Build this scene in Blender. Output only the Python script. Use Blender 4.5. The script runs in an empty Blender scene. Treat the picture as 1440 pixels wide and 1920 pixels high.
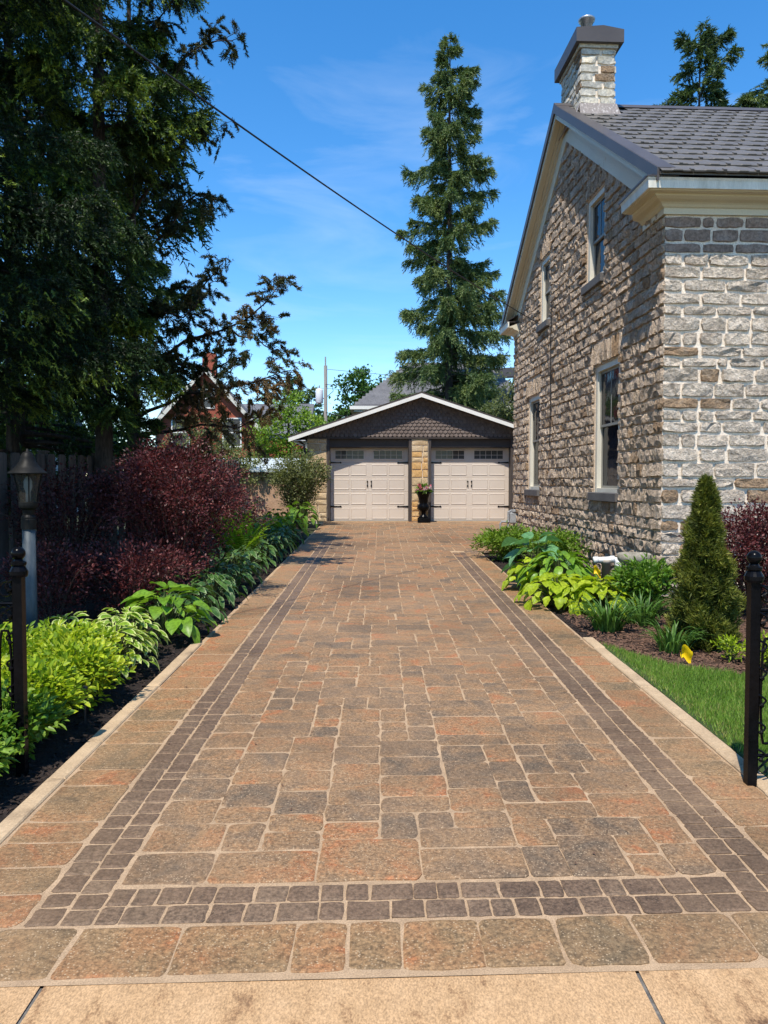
import bpy, math, random
import numpy as np
from mathutils import Vector, Matrix, Euler

R = math.radians
random.seed(7)
rng = np.random.default_rng(11)
sc = bpy.context.scene
COL = sc.collection

# ------------------------------------------------------------------ camera
cam_d = bpy.data.cameras.new('camera')
cam = bpy.data.objects.new('camera', cam_d)
COL.objects.link(cam)
cam.location = (0, 0, 1.56)
cam.rotation_euler = (R(90 - 2.27), 0, R(-0.32))
cam_d.sensor_fit = 'VERTICAL'
cam_d.sensor_height = 32.0
cam_d.lens = 24.0
cam_d.clip_start = 0.05
cam_d.clip_end = 3000
sc.camera = cam

# ------------------------------------------------------------------ sun and sky
SUN_AZ, SUN_EL = 20.0, 62.0          # light travels towards +Y and a little +X, falling
sun_d = bpy.data.lights.new('sun', 'SUN')
sun_d.energy = 3.9
sun_d.angle = R(0.53)
sun_d.color = (1.0, 0.93, 0.82)
sun = bpy.data.objects.new('sun', sun_d)
COL.objects.link(sun)
tv = Vector((math.sin(R(SUN_AZ)) * math.cos(R(SUN_EL)), math.cos(R(SUN_AZ)) * math.cos(R(SUN_EL)), -math.sin(R(SUN_EL))))
sun.rotation_euler = tv.to_track_quat('-Z', 'Y').to_euler()

world = bpy.data.worlds.new('World')
sc.world = world
world.use_nodes = True
wn, wl = world.node_tree.nodes, world.node_tree.links
wn.clear()
w_out = wn.new('ShaderNodeOutputWorld')
w_bg = wn.new('ShaderNodeBackground')
w_sky = wn.new('ShaderNodeTexSky')
w_sky.sky_type = 'NISHITA'
w_sky.sun_disc = False
w_sky.sun_elevation = R(SUN_EL)
w_sky.sun_rotation = R(180 + SUN_AZ)
w_sky.altitude = 200
w_sky.air_density = 0.95
w_sky.dust_density = 0.0
w_sky.ozone_density = 2.2
w_hsv = wn.new('ShaderNodeHueSaturation')
w_hsv.inputs['Saturation'].default_value = 1.34
w_hsv.inputs['Value'].default_value = 1.0
# thin cirrus, in sky directions
w_tc = wn.new('ShaderNodeTexCoord')
w_map = wn.new('ShaderNodeMapping')
w_map.inputs['Scale'].default_value = (2.2, 2.2, 9.0)
w_map.inputs['Rotation'].default_value = (0.0, 0.35, 0.3)
w_n = wn.new('ShaderNodeTexNoise')
w_n.inputs['Scale'].default_value = 1.4
w_n.inputs['Detail'].default_value = 8
w_n.inputs['Roughness'].default_value = 0.55
w_n.inputs['Distortion'].default_value = 0.6
w_r = wn.new('ShaderNodeValToRGB')
w_r.color_ramp.elements[0].position = 0.50
w_r.color_ramp.elements[0].color = (0, 0, 0, 1)
w_r.color_ramp.elements[1].position = 0.85
w_r.color_ramp.elements[1].color = (0.32, 0.32, 0.32, 1)
w_mix = wn.new('ShaderNodeMixRGB')
w_mix.inputs['Color2'].default_value = (4.0, 4.6, 5.2, 1)
w_bg.inputs['Strength'].default_value = 0.15
wl.new(w_sky.outputs[0], w_hsv.inputs['Color'])
wl.new(w_tc.outputs['Generated'], w_map.inputs[0])
wl.new(w_map.outputs[0], w_n.inputs[0])
wl.new(w_n.outputs['Fac'], w_r.inputs[0])
wl.new(w_r.outputs[0], w_mix.inputs['Fac'])
wl.new(w_hsv.outputs[0], w_mix.inputs['Color1'])
wl.new(w_mix.outputs[0], w_bg.inputs[0])
wl.new(w_bg.outputs[0], w_out.inputs[0])

sc.view_settings.view_transform = 'Standard'
sc.view_settings.look = 'None'
sc.view_settings.gamma = 1
sc.view_settings.use_curve_mapping = False
sc.view_settings.exposure = 0.75
sc.render.engine = 'CYCLES'
sc.cycles.max_bounces = 6
sc.cycles.transparent_max_bounces = 12
sc.cycles.caustics_reflective = False
sc.cycles.caustics_refractive = False

# ------------------------------------------------------------------ helpers
def gz(y):
    """height of the gently rising ground"""
    return 0.0188 * max(-3.0, min(y, 24.0))

class MB:
    def __init__(self):
        self.v, self.f, self.m, self.t = [], [], [], []
        self.tint = 0.5
    def add(self, vs, fs, m=0):
        b = len(self.v)
        self.v.extend([tuple(p) for p in vs])
        self.f.extend([tuple(b + i for i in f) for f in fs])
        self.m.extend([m] * len(fs))
        self.t.extend([self.tint] * len(vs))
    def box(self, x0, x1, y0, y1, z0, z1, m=0, M=None):
        vs = [Vector(p) for p in ((x0,y0,z0),(x1,y0,z0),(x1,y1,z0),(x0,y1,z0),(x0,y0,z1),(x1,y0,z1),(x1,y1,z1),(x0,y1,z1))]
        if M is not None: vs = [M @ p for p in vs]
        self.add(vs, [(0,3,2,1),(4,5,6,7),(0,1,5,4),(1,2,6,5),(2,3,7,6),(3,0,4,7)], m)
    def bbox(self, x0, x1, y0, y1, z0, z1, b=0.01, m=0, M=None):
        """box with chamfered long edges towards -y and the top"""
        vs = []
        for z, s in ((z0, b), (z0 + b, 0), (z1 - b, 0), (z1, b)):
            for (x, y) in ((x0+s, y0+s), (x1-s, y0+s), (x1-s, y1-s), (x0+s, y1-s)):
                vs.append(Vector((x, y, z)))
        if M is not None: vs = [M @ p for p in vs]
        fs = [(3,2,1,0), (12,13,14,15)]
        for k in range(3):
            for i in range(4):
                fs.append((k*4+i, k*4+(i+1)%4, k*4+4+(i+1)%4, k*4+4+i))
        self.add(vs, fs, m)
    def prism(self, poly, vec, m=0):
        n = len(poly); vec = Vector(vec)
        a = [Vector(p) for p in poly]; b = [p + vec for p in a]
        self.add(a + b, [tuple(range(n-1, -1, -1)), tuple(range(n, 2*n))] + [(i, (i+1) % n, n+(i+1) % n, n+i) for i in range(n)], m)
    def tube(self, pts, r, n=6, m=0, cap=True):
        pts = [Vector(p) for p in pts]
        if not hasattr(r, '__len__'): r = [r] * len(pts)
        vs, up = [], None
        for i, p in enumerate(pts):
            d = (pts[min(i+1, len(pts)-1)] - pts[max(i-1, 0)]).normalized()
            if up is None:
                up = Vector((0, 0, 1)) if abs(d.z) < 0.9 else Vector((1, 0, 0))
            s = d.cross(up)
            if s.length < 1e-6: s = d.orthogonal()
            s.normalize(); up = s.cross(d).normalized()
            for k in range(n):
                a = 2 * math.pi * k / n
                vs.append(p + (s * math.cos(a) + up * math.sin(a)) * r[i])
        fs = []
        for i in range(len(pts) - 1):
            for k in range(n):
                fs.append((i*n+k, i*n+(k+1) % n, (i+1)*n+(k+1) % n, (i+1)*n+k))
        if cap:
            fs.append(tuple(range(n-1, -1, -1))); fs.append(tuple((len(pts)-1)*n + k for k in range(n)))
        self.add(vs, fs, m)
    def lathe(self, prof, n=16, c=(0, 0, 0), m=0, cap=True):
        vs = []
        for (r, z) in prof:
            for k in range(n):
                a = 2 * math.pi * k / n
                vs.append((c[0] + r*math.cos(a), c[1] + r*math.sin(a), c[2] + z))
        fs = []
        for i in range(len(prof) - 1):
            for k in range(n):
                fs.append((i*n+k, i*n+(k+1) % n, (i+1)*n+(k+1) % n, (i+1)*n+k))
        if cap:
            fs.append(tuple(range(n-1, -1, -1))); fs.append(tuple((len(prof)-1)*n + k for k in range(n)))
        self.add(vs, fs, m)
    def mesh(self, name, mats, smooth=False):
        me = bpy.data.meshes.new(name)
        me.from_pydata(self.v, [], self.f)
        if not isinstance(mats, (list, tuple)): mats = [mats]
        for x in mats: me.materials.append(x)
        if len(mats) > 1: me.polygons.foreach_set('material_index', self.m)
        if smooth: me.polygons.foreach_set('use_smooth', [True] * len(self.f))
        at = me.attributes.new('tint', 'FLOAT', 'POINT')
        at.data.foreach_set('value', self.t)
        me.update()
        return me
    def build(self, name, mats, parent=None, smooth=False, **kw):
        return obj(name, self.mesh(name, mats, smooth), parent, **kw)

def obj(name, me, parent=None, loc=None, rot=None, **kw):
    o = bpy.data.objects.new(name, me)
    COL.objects.link(o)
    if parent is not None: o.parent = parent
    if loc is not None: o.location = loc
    if rot is not None: o.rotation_euler = rot
    for k, v in kw.items(): o[k] = v
    return o

def thing(name, label, cat, loc=(0, 0, 0), rz=0.0, group=None):
    o = bpy.data.objects.new(name, None)
    o.empty_display_size = 0.2
    COL.objects.link(o)
    o.location = loc
    o.rotation_euler = (0, 0, rz)
    o['label'] = label; o['category'] = cat
    if group: o['group'] = group
    return o

def np_mesh(name, V, F, mats, tint=None, smooth=False, lx=None):
    """V (n,3) float, F (m,k) int -> mesh with attribute tint"""
    V = np.ascontiguousarray(V, dtype=np.float32); F = np.ascontiguousarray(F, dtype=np.int32)
    me = bpy.data.meshes.new(name)
    n, (m, k) = len(V), F.shape
    me.vertices.add(n); me.vertices.foreach_set('co', V.ravel())
    me.loops.add(m * k); me.loops.foreach_set('vertex_index', F.ravel())
    me.polygons.add(m)
    me.polygons.foreach_set('loop_start', np.arange(0, m * k, k, dtype=np.int32))
    if smooth: me.polygons.foreach_set('use_smooth', np.ones(m, dtype=bool))
    if not isinstance(mats, (list, tuple)): mats = [mats]
    for x in mats: me.materials.append(x)
    for nm, a in (('tint', tint), ('lx', lx)):
        if a is not None:
            at = me.attributes.new(nm, 'FLOAT', 'POINT')
            at.data.foreach_set('value', np.ascontiguousarray(a, dtype=np.float32))
    me.update(calc_edges=True)
    return me

def unit(a):
    return a / (np.linalg.norm(a, axis=-1, keepdims=True) + 1e-9)

def leaf_arrays(P, D, N, L, W, fold=0.18):
    """six-point folded leaves"""
    D = unit(D); S = unit(np.cross(D, N)); N = np.cross(S, D)
    L = np.broadcast_to(np.asarray(L, float), (len(P),))[:, None]; W = np.broadcast_to(np.asarray(W, float), (len(P),))[:, None]
    b = P
    l1 = P + D*L*.30 + S*W*.48 + N*W*fold; r1 = P + D*L*.30 - S*W*.48 + N*W*fold
    l2 = P + D*L*.66 + S*W*.38 + N*W*fold*.4; r2 = P + D*L*.66 - S*W*.38 + N*W*fold*.4
    t = P + D*L - N*L*.12
    V = np.stack([b, l1, l2, t, r2, r1], 1).reshape(-1, 3)
    base = np.arange(len(P))[:, None] * 6
    F = np.concatenate([base + np.array([[0, 3, 2, 1]]), base + np.array([[0, 5, 4, 3]])], 0)
    return V, F

def dia_arrays(P, D, N, L, W):
    """four-point diamond leaves"""
    D = unit(D); S = unit(np.cross(D, N))
    L = np.broadcast_to(np.asarray(L, float), (len(P),))[:, None]; W = np.broadcast_to(np.asarray(W, float), (len(P),))[:, None]
    V = np.stack([P, P + D*L*.45 + S*W*.5, P + D*L, P + D*L*.45 - S*W*.5], 1).reshape(-1, 3)
    F = np.arange(len(P) * 4).reshape(-1, 4)
    return V, F

def tri_arrays(P, D, L, W, r):
    """needles: one thin triangle each"""
    D = unit(D); S = unit(np.cross(D, r.normal(size=D.shape)))
    L = np.broadcast_to(np.asarray(L, float), (len(P),))[:, None]; W = np.broadcast_to(np.asarray(W, float), (len(P),))[:, None]
    V = np.stack([P - S*W*.5, P + S*W*.5, P + D*L], 1).reshape(-1, 3)
    F = np.arange(len(P) * 3).reshape(-1, 3)
    return V, F

# ------------------------------------------------------------------ materials
def new_mat(name):
    m = bpy.data.materials.new(name); m.use_nodes = True
    nt = m.node_tree; nt.nodes.clear()
    out = nt.nodes.new('ShaderNodeOutputMaterial')
    p = nt.nodes.new('ShaderNodeBsdfPrincipled')
    nt.links.new(p.outputs[0], out.inputs[0])
    return m, nt, p, out

def N(nt, t, **kw):
    n = nt.nodes.new('ShaderNode' + t)
    for k, v in kw.items():
        if k in n.inputs: n.inputs[k].default_value = v
        else: setattr(n, k, v)
    return n

def c4(c): return (c[0], c[1], c[2], 1)

def ramp(nt, stops):
    r = nt.nodes.new('ShaderNodeValToRGB')
    e = r.color_ramp.elements
    while len(e) < len(stops): e.new(0.5)
    for i, (p, c) in enumerate(stops):
        e[i].position = p
        e[i].color = c4(c) if hasattr(c, '__len__') else (c, c, c, 1)
    return r

def coords(nt, rand=0.0):
    """world position, shifted per piece so that neighbours do not share a pattern"""
    g = N(nt, 'NewGeometry')
    if not rand: return g.outputs['Position']
    a = N(nt, 'Attribute'); a.attribute_name = 'tint'
    o = N(nt, 'ObjectInfo')
    s = N(nt, 'Math', operation='ADD')
    nt.links.new(a.outputs['Fac'], s.inputs[0]); nt.links.new(o.outputs['Random'], s.inputs[1])
    v = N(nt, 'VectorMath', operation='SCALE'); v.inputs[0].default_value = (1.3, 2.1, 0.7)
    sm = N(nt, 'Math', operation='MULTIPLY'); sm.inputs[1].default_value = rand
    nt.links.new(s.outputs[0], sm.inputs[0]); nt.links.new(sm.outputs[0], v.inputs['Scale'])
    ad = N(nt, 'VectorMath', operation='ADD')
    nt.links.new(g.outputs['Position'], ad.inputs[0]); nt.links.new(v.outputs[0], ad.inputs[1])
    return ad.outputs[0]

def bump(nt, p, h, strength, dist):
    b = N(nt, 'Bump'); b.inputs['Strength'].default_value = strength; b.inputs['Distance'].default_value = dist
    nt.links.new(h, b.inputs['Height']); nt.links.new(b.outputs[0], p.inputs['Normal'])
    return b

def surf(name, stops, scale=4.0, rough=0.75, bump_s=0.3, bump_d=0.01, fine=40.0, detail=8, rand=0.0, fine_amt=0.25, metal=0.0, spec=0.4, stretch=None):
    """noise coloured surface with fine grain and bump"""
    m, nt, p, out = new_mat(name)
    co = coords(nt, rand)
    if stretch:
        mp = N(nt, 'Mapping'); mp.inputs['Scale'].default_value = stretch
        nt.links.new(co, mp.inputs[0]); co = mp.outputs[0]
    n1 = N(nt, 'TexNoise', Scale=scale, Detail=detail, Roughness=0.6)
    n2 = N(nt, 'TexNoise', Scale=fine, Detail=6, Roughness=0.7)
    nt.links.new(co, n1.inputs[0]); nt.links.new(co, n2.inputs[0])
    r = ramp(nt, stops)
    nt.links.new(n1.outputs['Fac'], r.inputs[0])
    mr = N(nt, 'MapRange'); mr.inputs[1].default_value = .36; mr.inputs[2].default_value = .64; mr.inputs[3].default_value = 1 - fine_amt; mr.inputs[4].default_value = 1 + fine_amt
    nt.links.new(n2.outputs['Fac'], mr.inputs[0])
    mx = N(nt, 'VectorMath', operation='SCALE')
    nt.links.new(r.outputs[0], mx.inputs[0]); nt.links.new(mr.outputs[0], mx.inputs['Scale'])
    nt.links.new(mx.outputs[0], p.inputs['Base Color'])
    p.inputs['Roughness'].default_value = rough; p.inputs['Metallic'].default_value = metal
    p.inputs['Specular IOR Level'].default_value = spec
    if bump_s: bump(nt, p, n2.outputs['Fac'], bump_s, bump_d)
    return m

def leaf_mat(name, stops, rough=0.5, trans=0.35, tcol=None, spec=0.28, edge=None, vein=None):
    """leaf: colour by the tint attribute and by the object; light shines through; edge = pale leaf margin"""
    m, nt, p, out = new_mat(name)
    a = N(nt, 'Attribute'); a.attribute_name = 'tint'
    o = N(nt, 'ObjectInfo')
    ad = N(nt, 'Math', operation='ADD'); nt.links.new(a.outputs['Fac'], ad.inputs[0])
    mu = N(nt, 'Math', operation='MULTIPLY_ADD'); mu.inputs[1].default_value = 0.5; mu.inputs[2].default_value = -0.25
    nt.links.new(o.outputs['Random'], mu.inputs[0]); nt.links.new(mu.outputs[0], ad.inputs[1])
    r = ramp(nt, stops); nt.links.new(ad.outputs[0], r.inputs[0])
    ln = N(nt, 'TexNoise', Scale=38, Detail=3); lg = N(nt, 'NewGeometry'); nt.links.new(lg.outputs['Position'], ln.inputs[0])
    lr = N(nt, 'MapRange'); lr.inputs[1].default_value = .35; lr.inputs[2].default_value = .65; lr.inputs[3].default_value = .72; lr.inputs[4].default_value = 1.22
    nt.links.new(ln.outputs['Fac'], lr.inputs[0])
    ls = N(nt, 'VectorMath', operation='SCALE'); nt.links.new(r.outputs[0], ls.inputs[0]); nt.links.new(lr.outputs[0], ls.inputs['Scale'])
    colr = ls.outputs[0]
    if edge is not None or vein is not None:
        l = N(nt, 'Attribute'); l.attribute_name = 'lx'
        if edge is not None:
            st = ramp(nt, [(0.0, 0.0), (edge[1], 0.0), (min(1, edge[1] + .12), 1.0)])
            nt.links.new(l.outputs['Fac'], st.inputs[0])
            mx = N(nt, 'MixRGB'); mx.inputs['Color2'].default_value = c4(edge[0])
            nt.links.new(st.outputs[0], mx.inputs['Fac']); nt.links.new(colr, mx.inputs['Color1']); colr = mx.outputs[0]
    nt.links.new(colr, p.inputs['Base Color'])
    p.inputs['Roughness'].default_value = rough
    p.inputs['Specular IOR Level'].default_value = spec
    t = N(nt, 'BsdfTranslucent')
    h = N(nt, 'MixRGB', blend_type='MULTIPLY'); h.inputs['Fac'].default_value = 1.0
    h.inputs['Color2'].default_value = c4(tcol or (1.25, 1.3, 0.6))
    nt.links.new(colr, h.inputs['Color1']); nt.links.new(h.outputs[0], t.inputs[0])
    ms = N(nt, 'MixShader'); ms.inputs[0].default_value = trans
    nt.links.new(p.outputs[0], ms.inputs[1]); nt.links.new(t.outputs[0], ms.inputs[2]); nt.links.new(ms.outputs[0], out.inputs[0])
    return m

def paver_mat(name, stops, speck=0.5, speck_col=(.55, .42, .28), rough=0.7, blend=0.35, scale=5.0):
    m, nt, p, out = new_mat(name)
    co = coords(nt, 17.0)
    a = N(nt, 'Attribute'); a.attribute_name = 'tint'
    o = N(nt, 'ObjectInfo')
    n1 = N(nt, 'TexNoise', Scale=scale, Detail=5, Roughness=0.6, Distortion=0.8)
    nt.links.new(co, n1.inputs[0])
    # colour family per piece, with a soft blotchy blend inside the piece
    mr = N(nt, 'MapRange'); mr.inputs[1].default_value = .3; mr.inputs[2].default_value = .7; mr.inputs[3].default_value = -blend; mr.inputs[4].default_value = blend
    nt.links.new(n1.outputs['Fac'], mr.inputs[0])
    ad = N(nt, 'Math', operation='ADD'); nt.links.new(a.outputs['Fac'], ad.inputs[0]); nt.links.new(mr.outputs[0], ad.inputs[1])
    r = ramp(nt, stops); nt.links.new(ad.outputs[0], r.inputs[0])
    n2 = N(nt, 'TexNoise', Scale=62, Detail=5, Roughness=0.8); nt.links.new(co, n2.inputs[0])
    m2 = N(nt, 'MapRange'); m2.inputs[1].default_value = .38; m2.inputs[2].default_value = .62; m2.inputs[3].default_value = .50; m2.inputs[4].default_value = 1.5
    nt.links.new(n2.outputs['Fac'], m2.inputs[0])
    sc_ = N(nt, 'VectorMath', operation='SCALE'); nt.links.new(r.outputs[0], sc_.inputs[0]); nt.links.new(m2.outputs[0], sc_.inputs['Scale'])
    # exposed aggregate
    v = N(nt, 'TexVoronoi', Scale=85.0); nt.links.new(co, v.inputs['Vector'])
    vr = ramp(nt, [(0.0, 1.0), (0.16, 1.0), (0.32, 0.0)]); nt.links.new(v.outputs['Distance'], vr.inputs[0])
    n3 = N(nt, 'TexNoise', Scale=23, Detail=3); nt.links.new(co, n3.inputs[0])
    n3r = ramp(nt, [(0.36, 0.0), (0.58, speck)]); nt.links.new(n3.outputs['Fac'], n3r.inputs[0])
    mm = N(nt, 'Math', operation='MULTIPLY'); nt.links.new(vr.outputs[0], mm.inputs[0]); nt.links.new(n3r.outputs[0], mm.inputs[1])
    mx = N(nt, 'MixRGB'); mx.inputs['Color2'].default_value = c4(speck_col)
    nt.links.new(mm.outputs[0], mx.inputs['Fac']); nt.links.new(sc_.outputs[0], mx.inputs['Color1'])
    # sandy dust that gathers over whole areas
    g = N(nt, 'NewGeometry')
    n4 = N(nt, 'TexNoise', Scale=0.9, Detail=4, Roughness=.55); nt.links.new(g.outputs['Position'], n4.inputs[0])
    n4r = ramp(nt, [(0.42, 0.0), (0.72, 0.28)]); nt.links.new(n4.outputs['Fac'], n4r.inputs[0])
    mx2 = N(nt, 'MixRGB'); mx2.inputs['Color2'].default_value = (.36, .23, .13, 1)
    nt.links.new(n4r.outputs[0], mx2.inputs['Fac']); nt.links.new(mx.outputs[0], mx2.inputs['Color1'])
    n5 = N(nt, 'TexNoise', Scale=0.55, Detail=6, Roughness=.65, Distortion=.5); nt.links.new(g.outputs['Position'], n5.inputs[0])
    n5r = ramp(nt, [(0.36, .70), (0.52, 1.0)]); nt.links.new(n5.outputs['Fac'], n5r.inputs[0])
    sc5 = N(nt, 'VectorMath', operation='SCALE'); nt.links.new(mx2.outputs[0], sc5.inputs[0]); nt.links.new(n5r.outputs[0], sc5.inputs['Scale'])
    nt.links.new(sc5.outputs[0], p.inputs['Base Color'])
    p.inputs['Roughness'].default_value = rough; p.inputs['Specular IOR Level'].default_value = 0.35
    bump(nt, p, n2.outputs['Fac'], 0.45, 0.008)
    return m

M = {}
M['paver'] = paver_mat('paver_stone', [(0.0, (.120, .086, .056)), (.3, (.178, .114, .065)), (.6, (.232, .138, .069)), (.85, (.265, .133, .060)), (1.0, (.30, .116, .046))], .75, (.52, .385, .24), blend=.42)
M['edge_paver'] = paver_mat('edge_paver_stone', [(0.0, (.140, .098, .053)), (.4, (.222, .137, .066)), (.8, (.262, .136, .060)), (1.0, (.30, .114, .044))], .75, (.52, .385, .24), blend=.42)
M['sett'] = paver_mat('dark_sett', [(0.0, (.095, .060, .038)), (.5, (.132, .085, .053)), (1.0, (.165, .112, .070))], speck=.15, rough=.6, blend=.25)
M['slab'] = surf('edging_concrete', [(.30, (.22, .155, .095)), (.42, (.37, .265, .16)), (.6, (.44, .32, .195)), (.8, (.48, .35, .22))], 5, .9, .4, .004, 90, rand=7, fine_amt=.18)
M['sand'] = surf('joint_sand', [(.3, (.29, .195, .115)), (.7, (.44, .305, .185))], 9, .95, .6, .004, 180, fine_amt=.3)
M['concrete'] = surf('sidewalk_concrete', [(.30, (.13, .070, .036)), (.37, (.30, .175, .085)), (.44, (.41, .255, .128)), (.62, (.45, .285, .148)), (.8, (.48, .315, .17))], 7.5, .9, .5, .004, 120, detail=15, fine_amt=.34, stretch=(1.5, .8, 1))
M['joint'] = surf('joint_filler', [(.3, (.09, .085, .08)), (.7, (.16, .145, .125))], 20)
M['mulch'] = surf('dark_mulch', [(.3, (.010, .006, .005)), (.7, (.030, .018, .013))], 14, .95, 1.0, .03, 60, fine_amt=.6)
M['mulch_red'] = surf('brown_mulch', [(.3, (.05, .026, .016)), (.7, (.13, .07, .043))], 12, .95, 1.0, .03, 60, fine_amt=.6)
M['chip'] = surf('mulch_chip', [(.3, (.05, .025, .016)), (.7, (.17, .095, .06))], 30, .95, .4, .004, 90, rand=9, fine_amt=.4)
M['chip_dark'] = surf('mulch_chip_dark', [(.3, (.008, .005, .004)), (.7, (.035, .021, .015))], 30, .9, .4, .004, 90, rand=9, fine_amt=.4)
M['soil'] = surf('ground_soil', [(.3, (.022, .026, .012)), (.7, (.05, .06, .022))], 3, .95, .6, .03, 30)
M['turf'] = surf('turf', [(.3, (.03, .055, .010)), (.7, (.06, .10, .018))], 6, .95, .8, .02, 120)
M['stone_front'] = surf('house_stone_front', [(.25, (.32, .258, .20)), (.42, (.52, .435, .345)), (.6, (.66, .57, .465)), (.8, (.55, .425, .30))], 2.6, .92, 1.0, .06, 24, rand=13, fine_amt=.35)
M['stone_rust'] = surf('house_stone_rust', [(.25, (.22, .14, .085)), (.5, (.34, .23, .14)), (.8, (.42, .33, .25))], 5, .92, 1.0, .06, 24, rand=13, fine_amt=.35)
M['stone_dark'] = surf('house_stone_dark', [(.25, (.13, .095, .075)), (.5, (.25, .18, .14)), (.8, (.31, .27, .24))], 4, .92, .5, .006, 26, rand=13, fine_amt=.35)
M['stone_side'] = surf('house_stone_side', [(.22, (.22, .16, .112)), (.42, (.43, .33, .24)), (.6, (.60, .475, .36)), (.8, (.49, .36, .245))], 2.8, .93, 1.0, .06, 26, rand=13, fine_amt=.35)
M['mortar'] = surf('mortar_pale', [(.3, (.70, .595, .475)), (.7, (.78, .68, .56))], 5, .95, .6, .006, 60)
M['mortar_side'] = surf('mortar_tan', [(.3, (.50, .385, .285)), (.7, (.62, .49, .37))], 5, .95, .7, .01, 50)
M['chim_stone'] = surf('chimney_stone', [(.25, (.36, .33, .28)), (.5, (.52, .49, .42)), (.75, (.60, .52, .38))], 4, .92, .8, .01, 24, rand=13, fine_amt=.3)
M['lime'] = surf('garage_limestone', [(.25, (.36, .25, .14)), (.5, (.52, .38, .22)), (.75, (.58, .46, .31))], 2.5, .92, .5, .006, 30, rand=21, fine_amt=.25)
M['lime_gold'] = surf('garage_limestone_gold', [(.25, (.42, .24, .085)), (.5, (.55, .33, .13)), (.75, (.60, .43, .24))], 3, .92, .5, .006, 30, rand=21, fine_amt=.25)
M['cream'] = surf('cream_paint', [(.3, (.60, .55, .42)), (.7, (.67, .62, .48))], 1.2, .5, .05, .002, 60, fine_amt=.05)
M['white'] = surf('white_paint', [(.3, (.72, .70, .64)), (.7, (.80, .78, .72))], 1.4, .5, .05, .002, 60, fine_amt=.06)
M['gutter'] = surf('weathered_gutter', [(.3, (.56, .53, .44)), (.55, (.74, .71, .62)), (.7, (.78, .75, .66))], 2.2, .5, .05, .002, 40, fine_amt=.1, stretch=(3, 3, .3))
M['casing'] = surf('window_casing', [(.3, (.58, .55, .46)), (.7, (.66, .63, .54))], 1.5, .5, .05, .002, 60, fine_amt=.06)
M['sash'] = surf('window_sash', [(.3, (.20, .19, .165)), (.7, (.26, .25, .22))], 1.5, .5, .05, .002, 60, fine_amt=.06)
M['sill'] = surf('grey_sill', [(.3, (.085, .080, .078)), (.7, (.125, .118, .114))], 3, .8, .3, .004, 50)
M['roof_metal'] = surf('brown_grey_roof_metal', [(.3, (.092, .083, .072)), (.7, (.138, .125, .109))], 2.0, .48, .1, .003, 70, rand=5, fine_amt=.12)
M['trim_metal'] = surf('dark_trim_metal', [(.3, (.060, .052, .050)), (.7, (.082, .072, .069))], 2.0, .45, .05, .002, 70, fine_amt=.06)
M['flash'] = surf('lead_flashing', [(.3, (.16, .14, .13)), (.55, (.22, .19, .175)), (.75, (.55, .53, .50))], 6, .55, .1, .003, 30, stretch=(6, 6, .5))
M['steel'] = surf('galvanised_steel', [(.3, (.32, .33, .34)), (.7, (.46, .47, .48))], 6, .4, .05, .002, 60, metal=.7)
M['grey_pipe'] = surf('grey_painted_pipe', [(.3, (.22, .23, .235)), (.7, (.33, .34, .35))], 6, .5, .1, .002, 60)
M['pvc'] = surf('white_pvc', [(.3, (.68, .68, .66)), (.7, (.76, .76, .74))], 5, .35, 0, 0, 60, fine_amt=.04)
M['tan_pipe'] = surf('tan_pipe', [(.3, (.36, .31, .25)), (.7, (.44, .39, .32))], 5, .5, .05, .002, 60, fine_amt=.08)
M['door'] = surf('garage_door_beige', [(.3, (.555, .475, .40)), (.7, (.60, .52, .44))], .8, .45, .06, .001, 90, fine_amt=.03)
M['dark_wood'] = surf('dark_brown_trim', [(.3, (.045, .034, .029)), (.7, (.062, .048, .041))], 3, .6, .1, .003, 60)
M['shingle'] = surf('brown_shingles', [(.25, (.085, .063, .052)), (.5, (.125, .095, .080)), (.8, (.19, .15, .128))], 4, .8, .3, .003, 60, rand=23, fine_amt=.2)
M['iron'] = surf('black_iron', [(.3, (.0025, .0025, .003)), (.7, (.005, .005, .006))], 8, .22, .06, .002, 50, spec=.1)
M['black'] = surf('black_plastic', [(.3, (.012, .012, .012)), (.7, (.02, .02, .02))], 8, .45, .05, .002, 60)
M['lamp_cap'] = surf('lamp_cap_black', [(.3, (.007, .007, .007)), (.7, (.013, .013, .012))], 8, .5, .15, .002, 60, spec=.12)
M['post_grey'] = surf('weathered_post_paint', [(.3, (.032, .046, .056)), (.52, (.055, .073, .085)), (.75, (.085, .105, .116))], 5, .6, .15, .003, 60, stretch=(4, 4, .6), fine_amt=.2)
M['fence'] = surf('weathered_fence_wood', [(.3, (.045, .036, .030)), (.55, (.085, .068, .057)), (.8, (.13, .108, .092))], 3, .9, .4, .004, 40, rand=11, stretch=(5, 5, .6), fine_amt=.3)
M['bark'] = surf('bark', [(.3, (.030, .022, .018)), (.7, (.085, .066, .054))], 5, .95, 1.0, .03, 18, stretch=(3, 3, .5), fine_amt=.4)
M['pole'] = surf('pole_wood', [(.3, (.28, .25, .22)), (.7, (.40, .36, .32))], 3, .9, .3, .005, 40, stretch=(6, 6, .3))
M['cable'] = surf('cable_rubber', [(.3, (.012, .012, .013)), (.7, (.02, .02, .021))], 8, .5, 0, 0)
M['brick_red'] = surf('red_brick', [(.3, (.26, .062, .035)), (.7, (.36, .095, .052))], 6, .9, .3, .01, 30)
M['brick_tan'] = surf('tan_brick', [(.3, (.34, .205, .125)), (.7, (.46, .29, .185))], 6, .9, .3, .01, 30)
M['asphalt_roof'] = surf('grey_roof_shingle', [(.3, (.088, .088, .095)), (.7, (.14, .14, .148))], 2.5, .9, .4, .01, 16, rand=7, fine_amt=.25)
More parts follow.
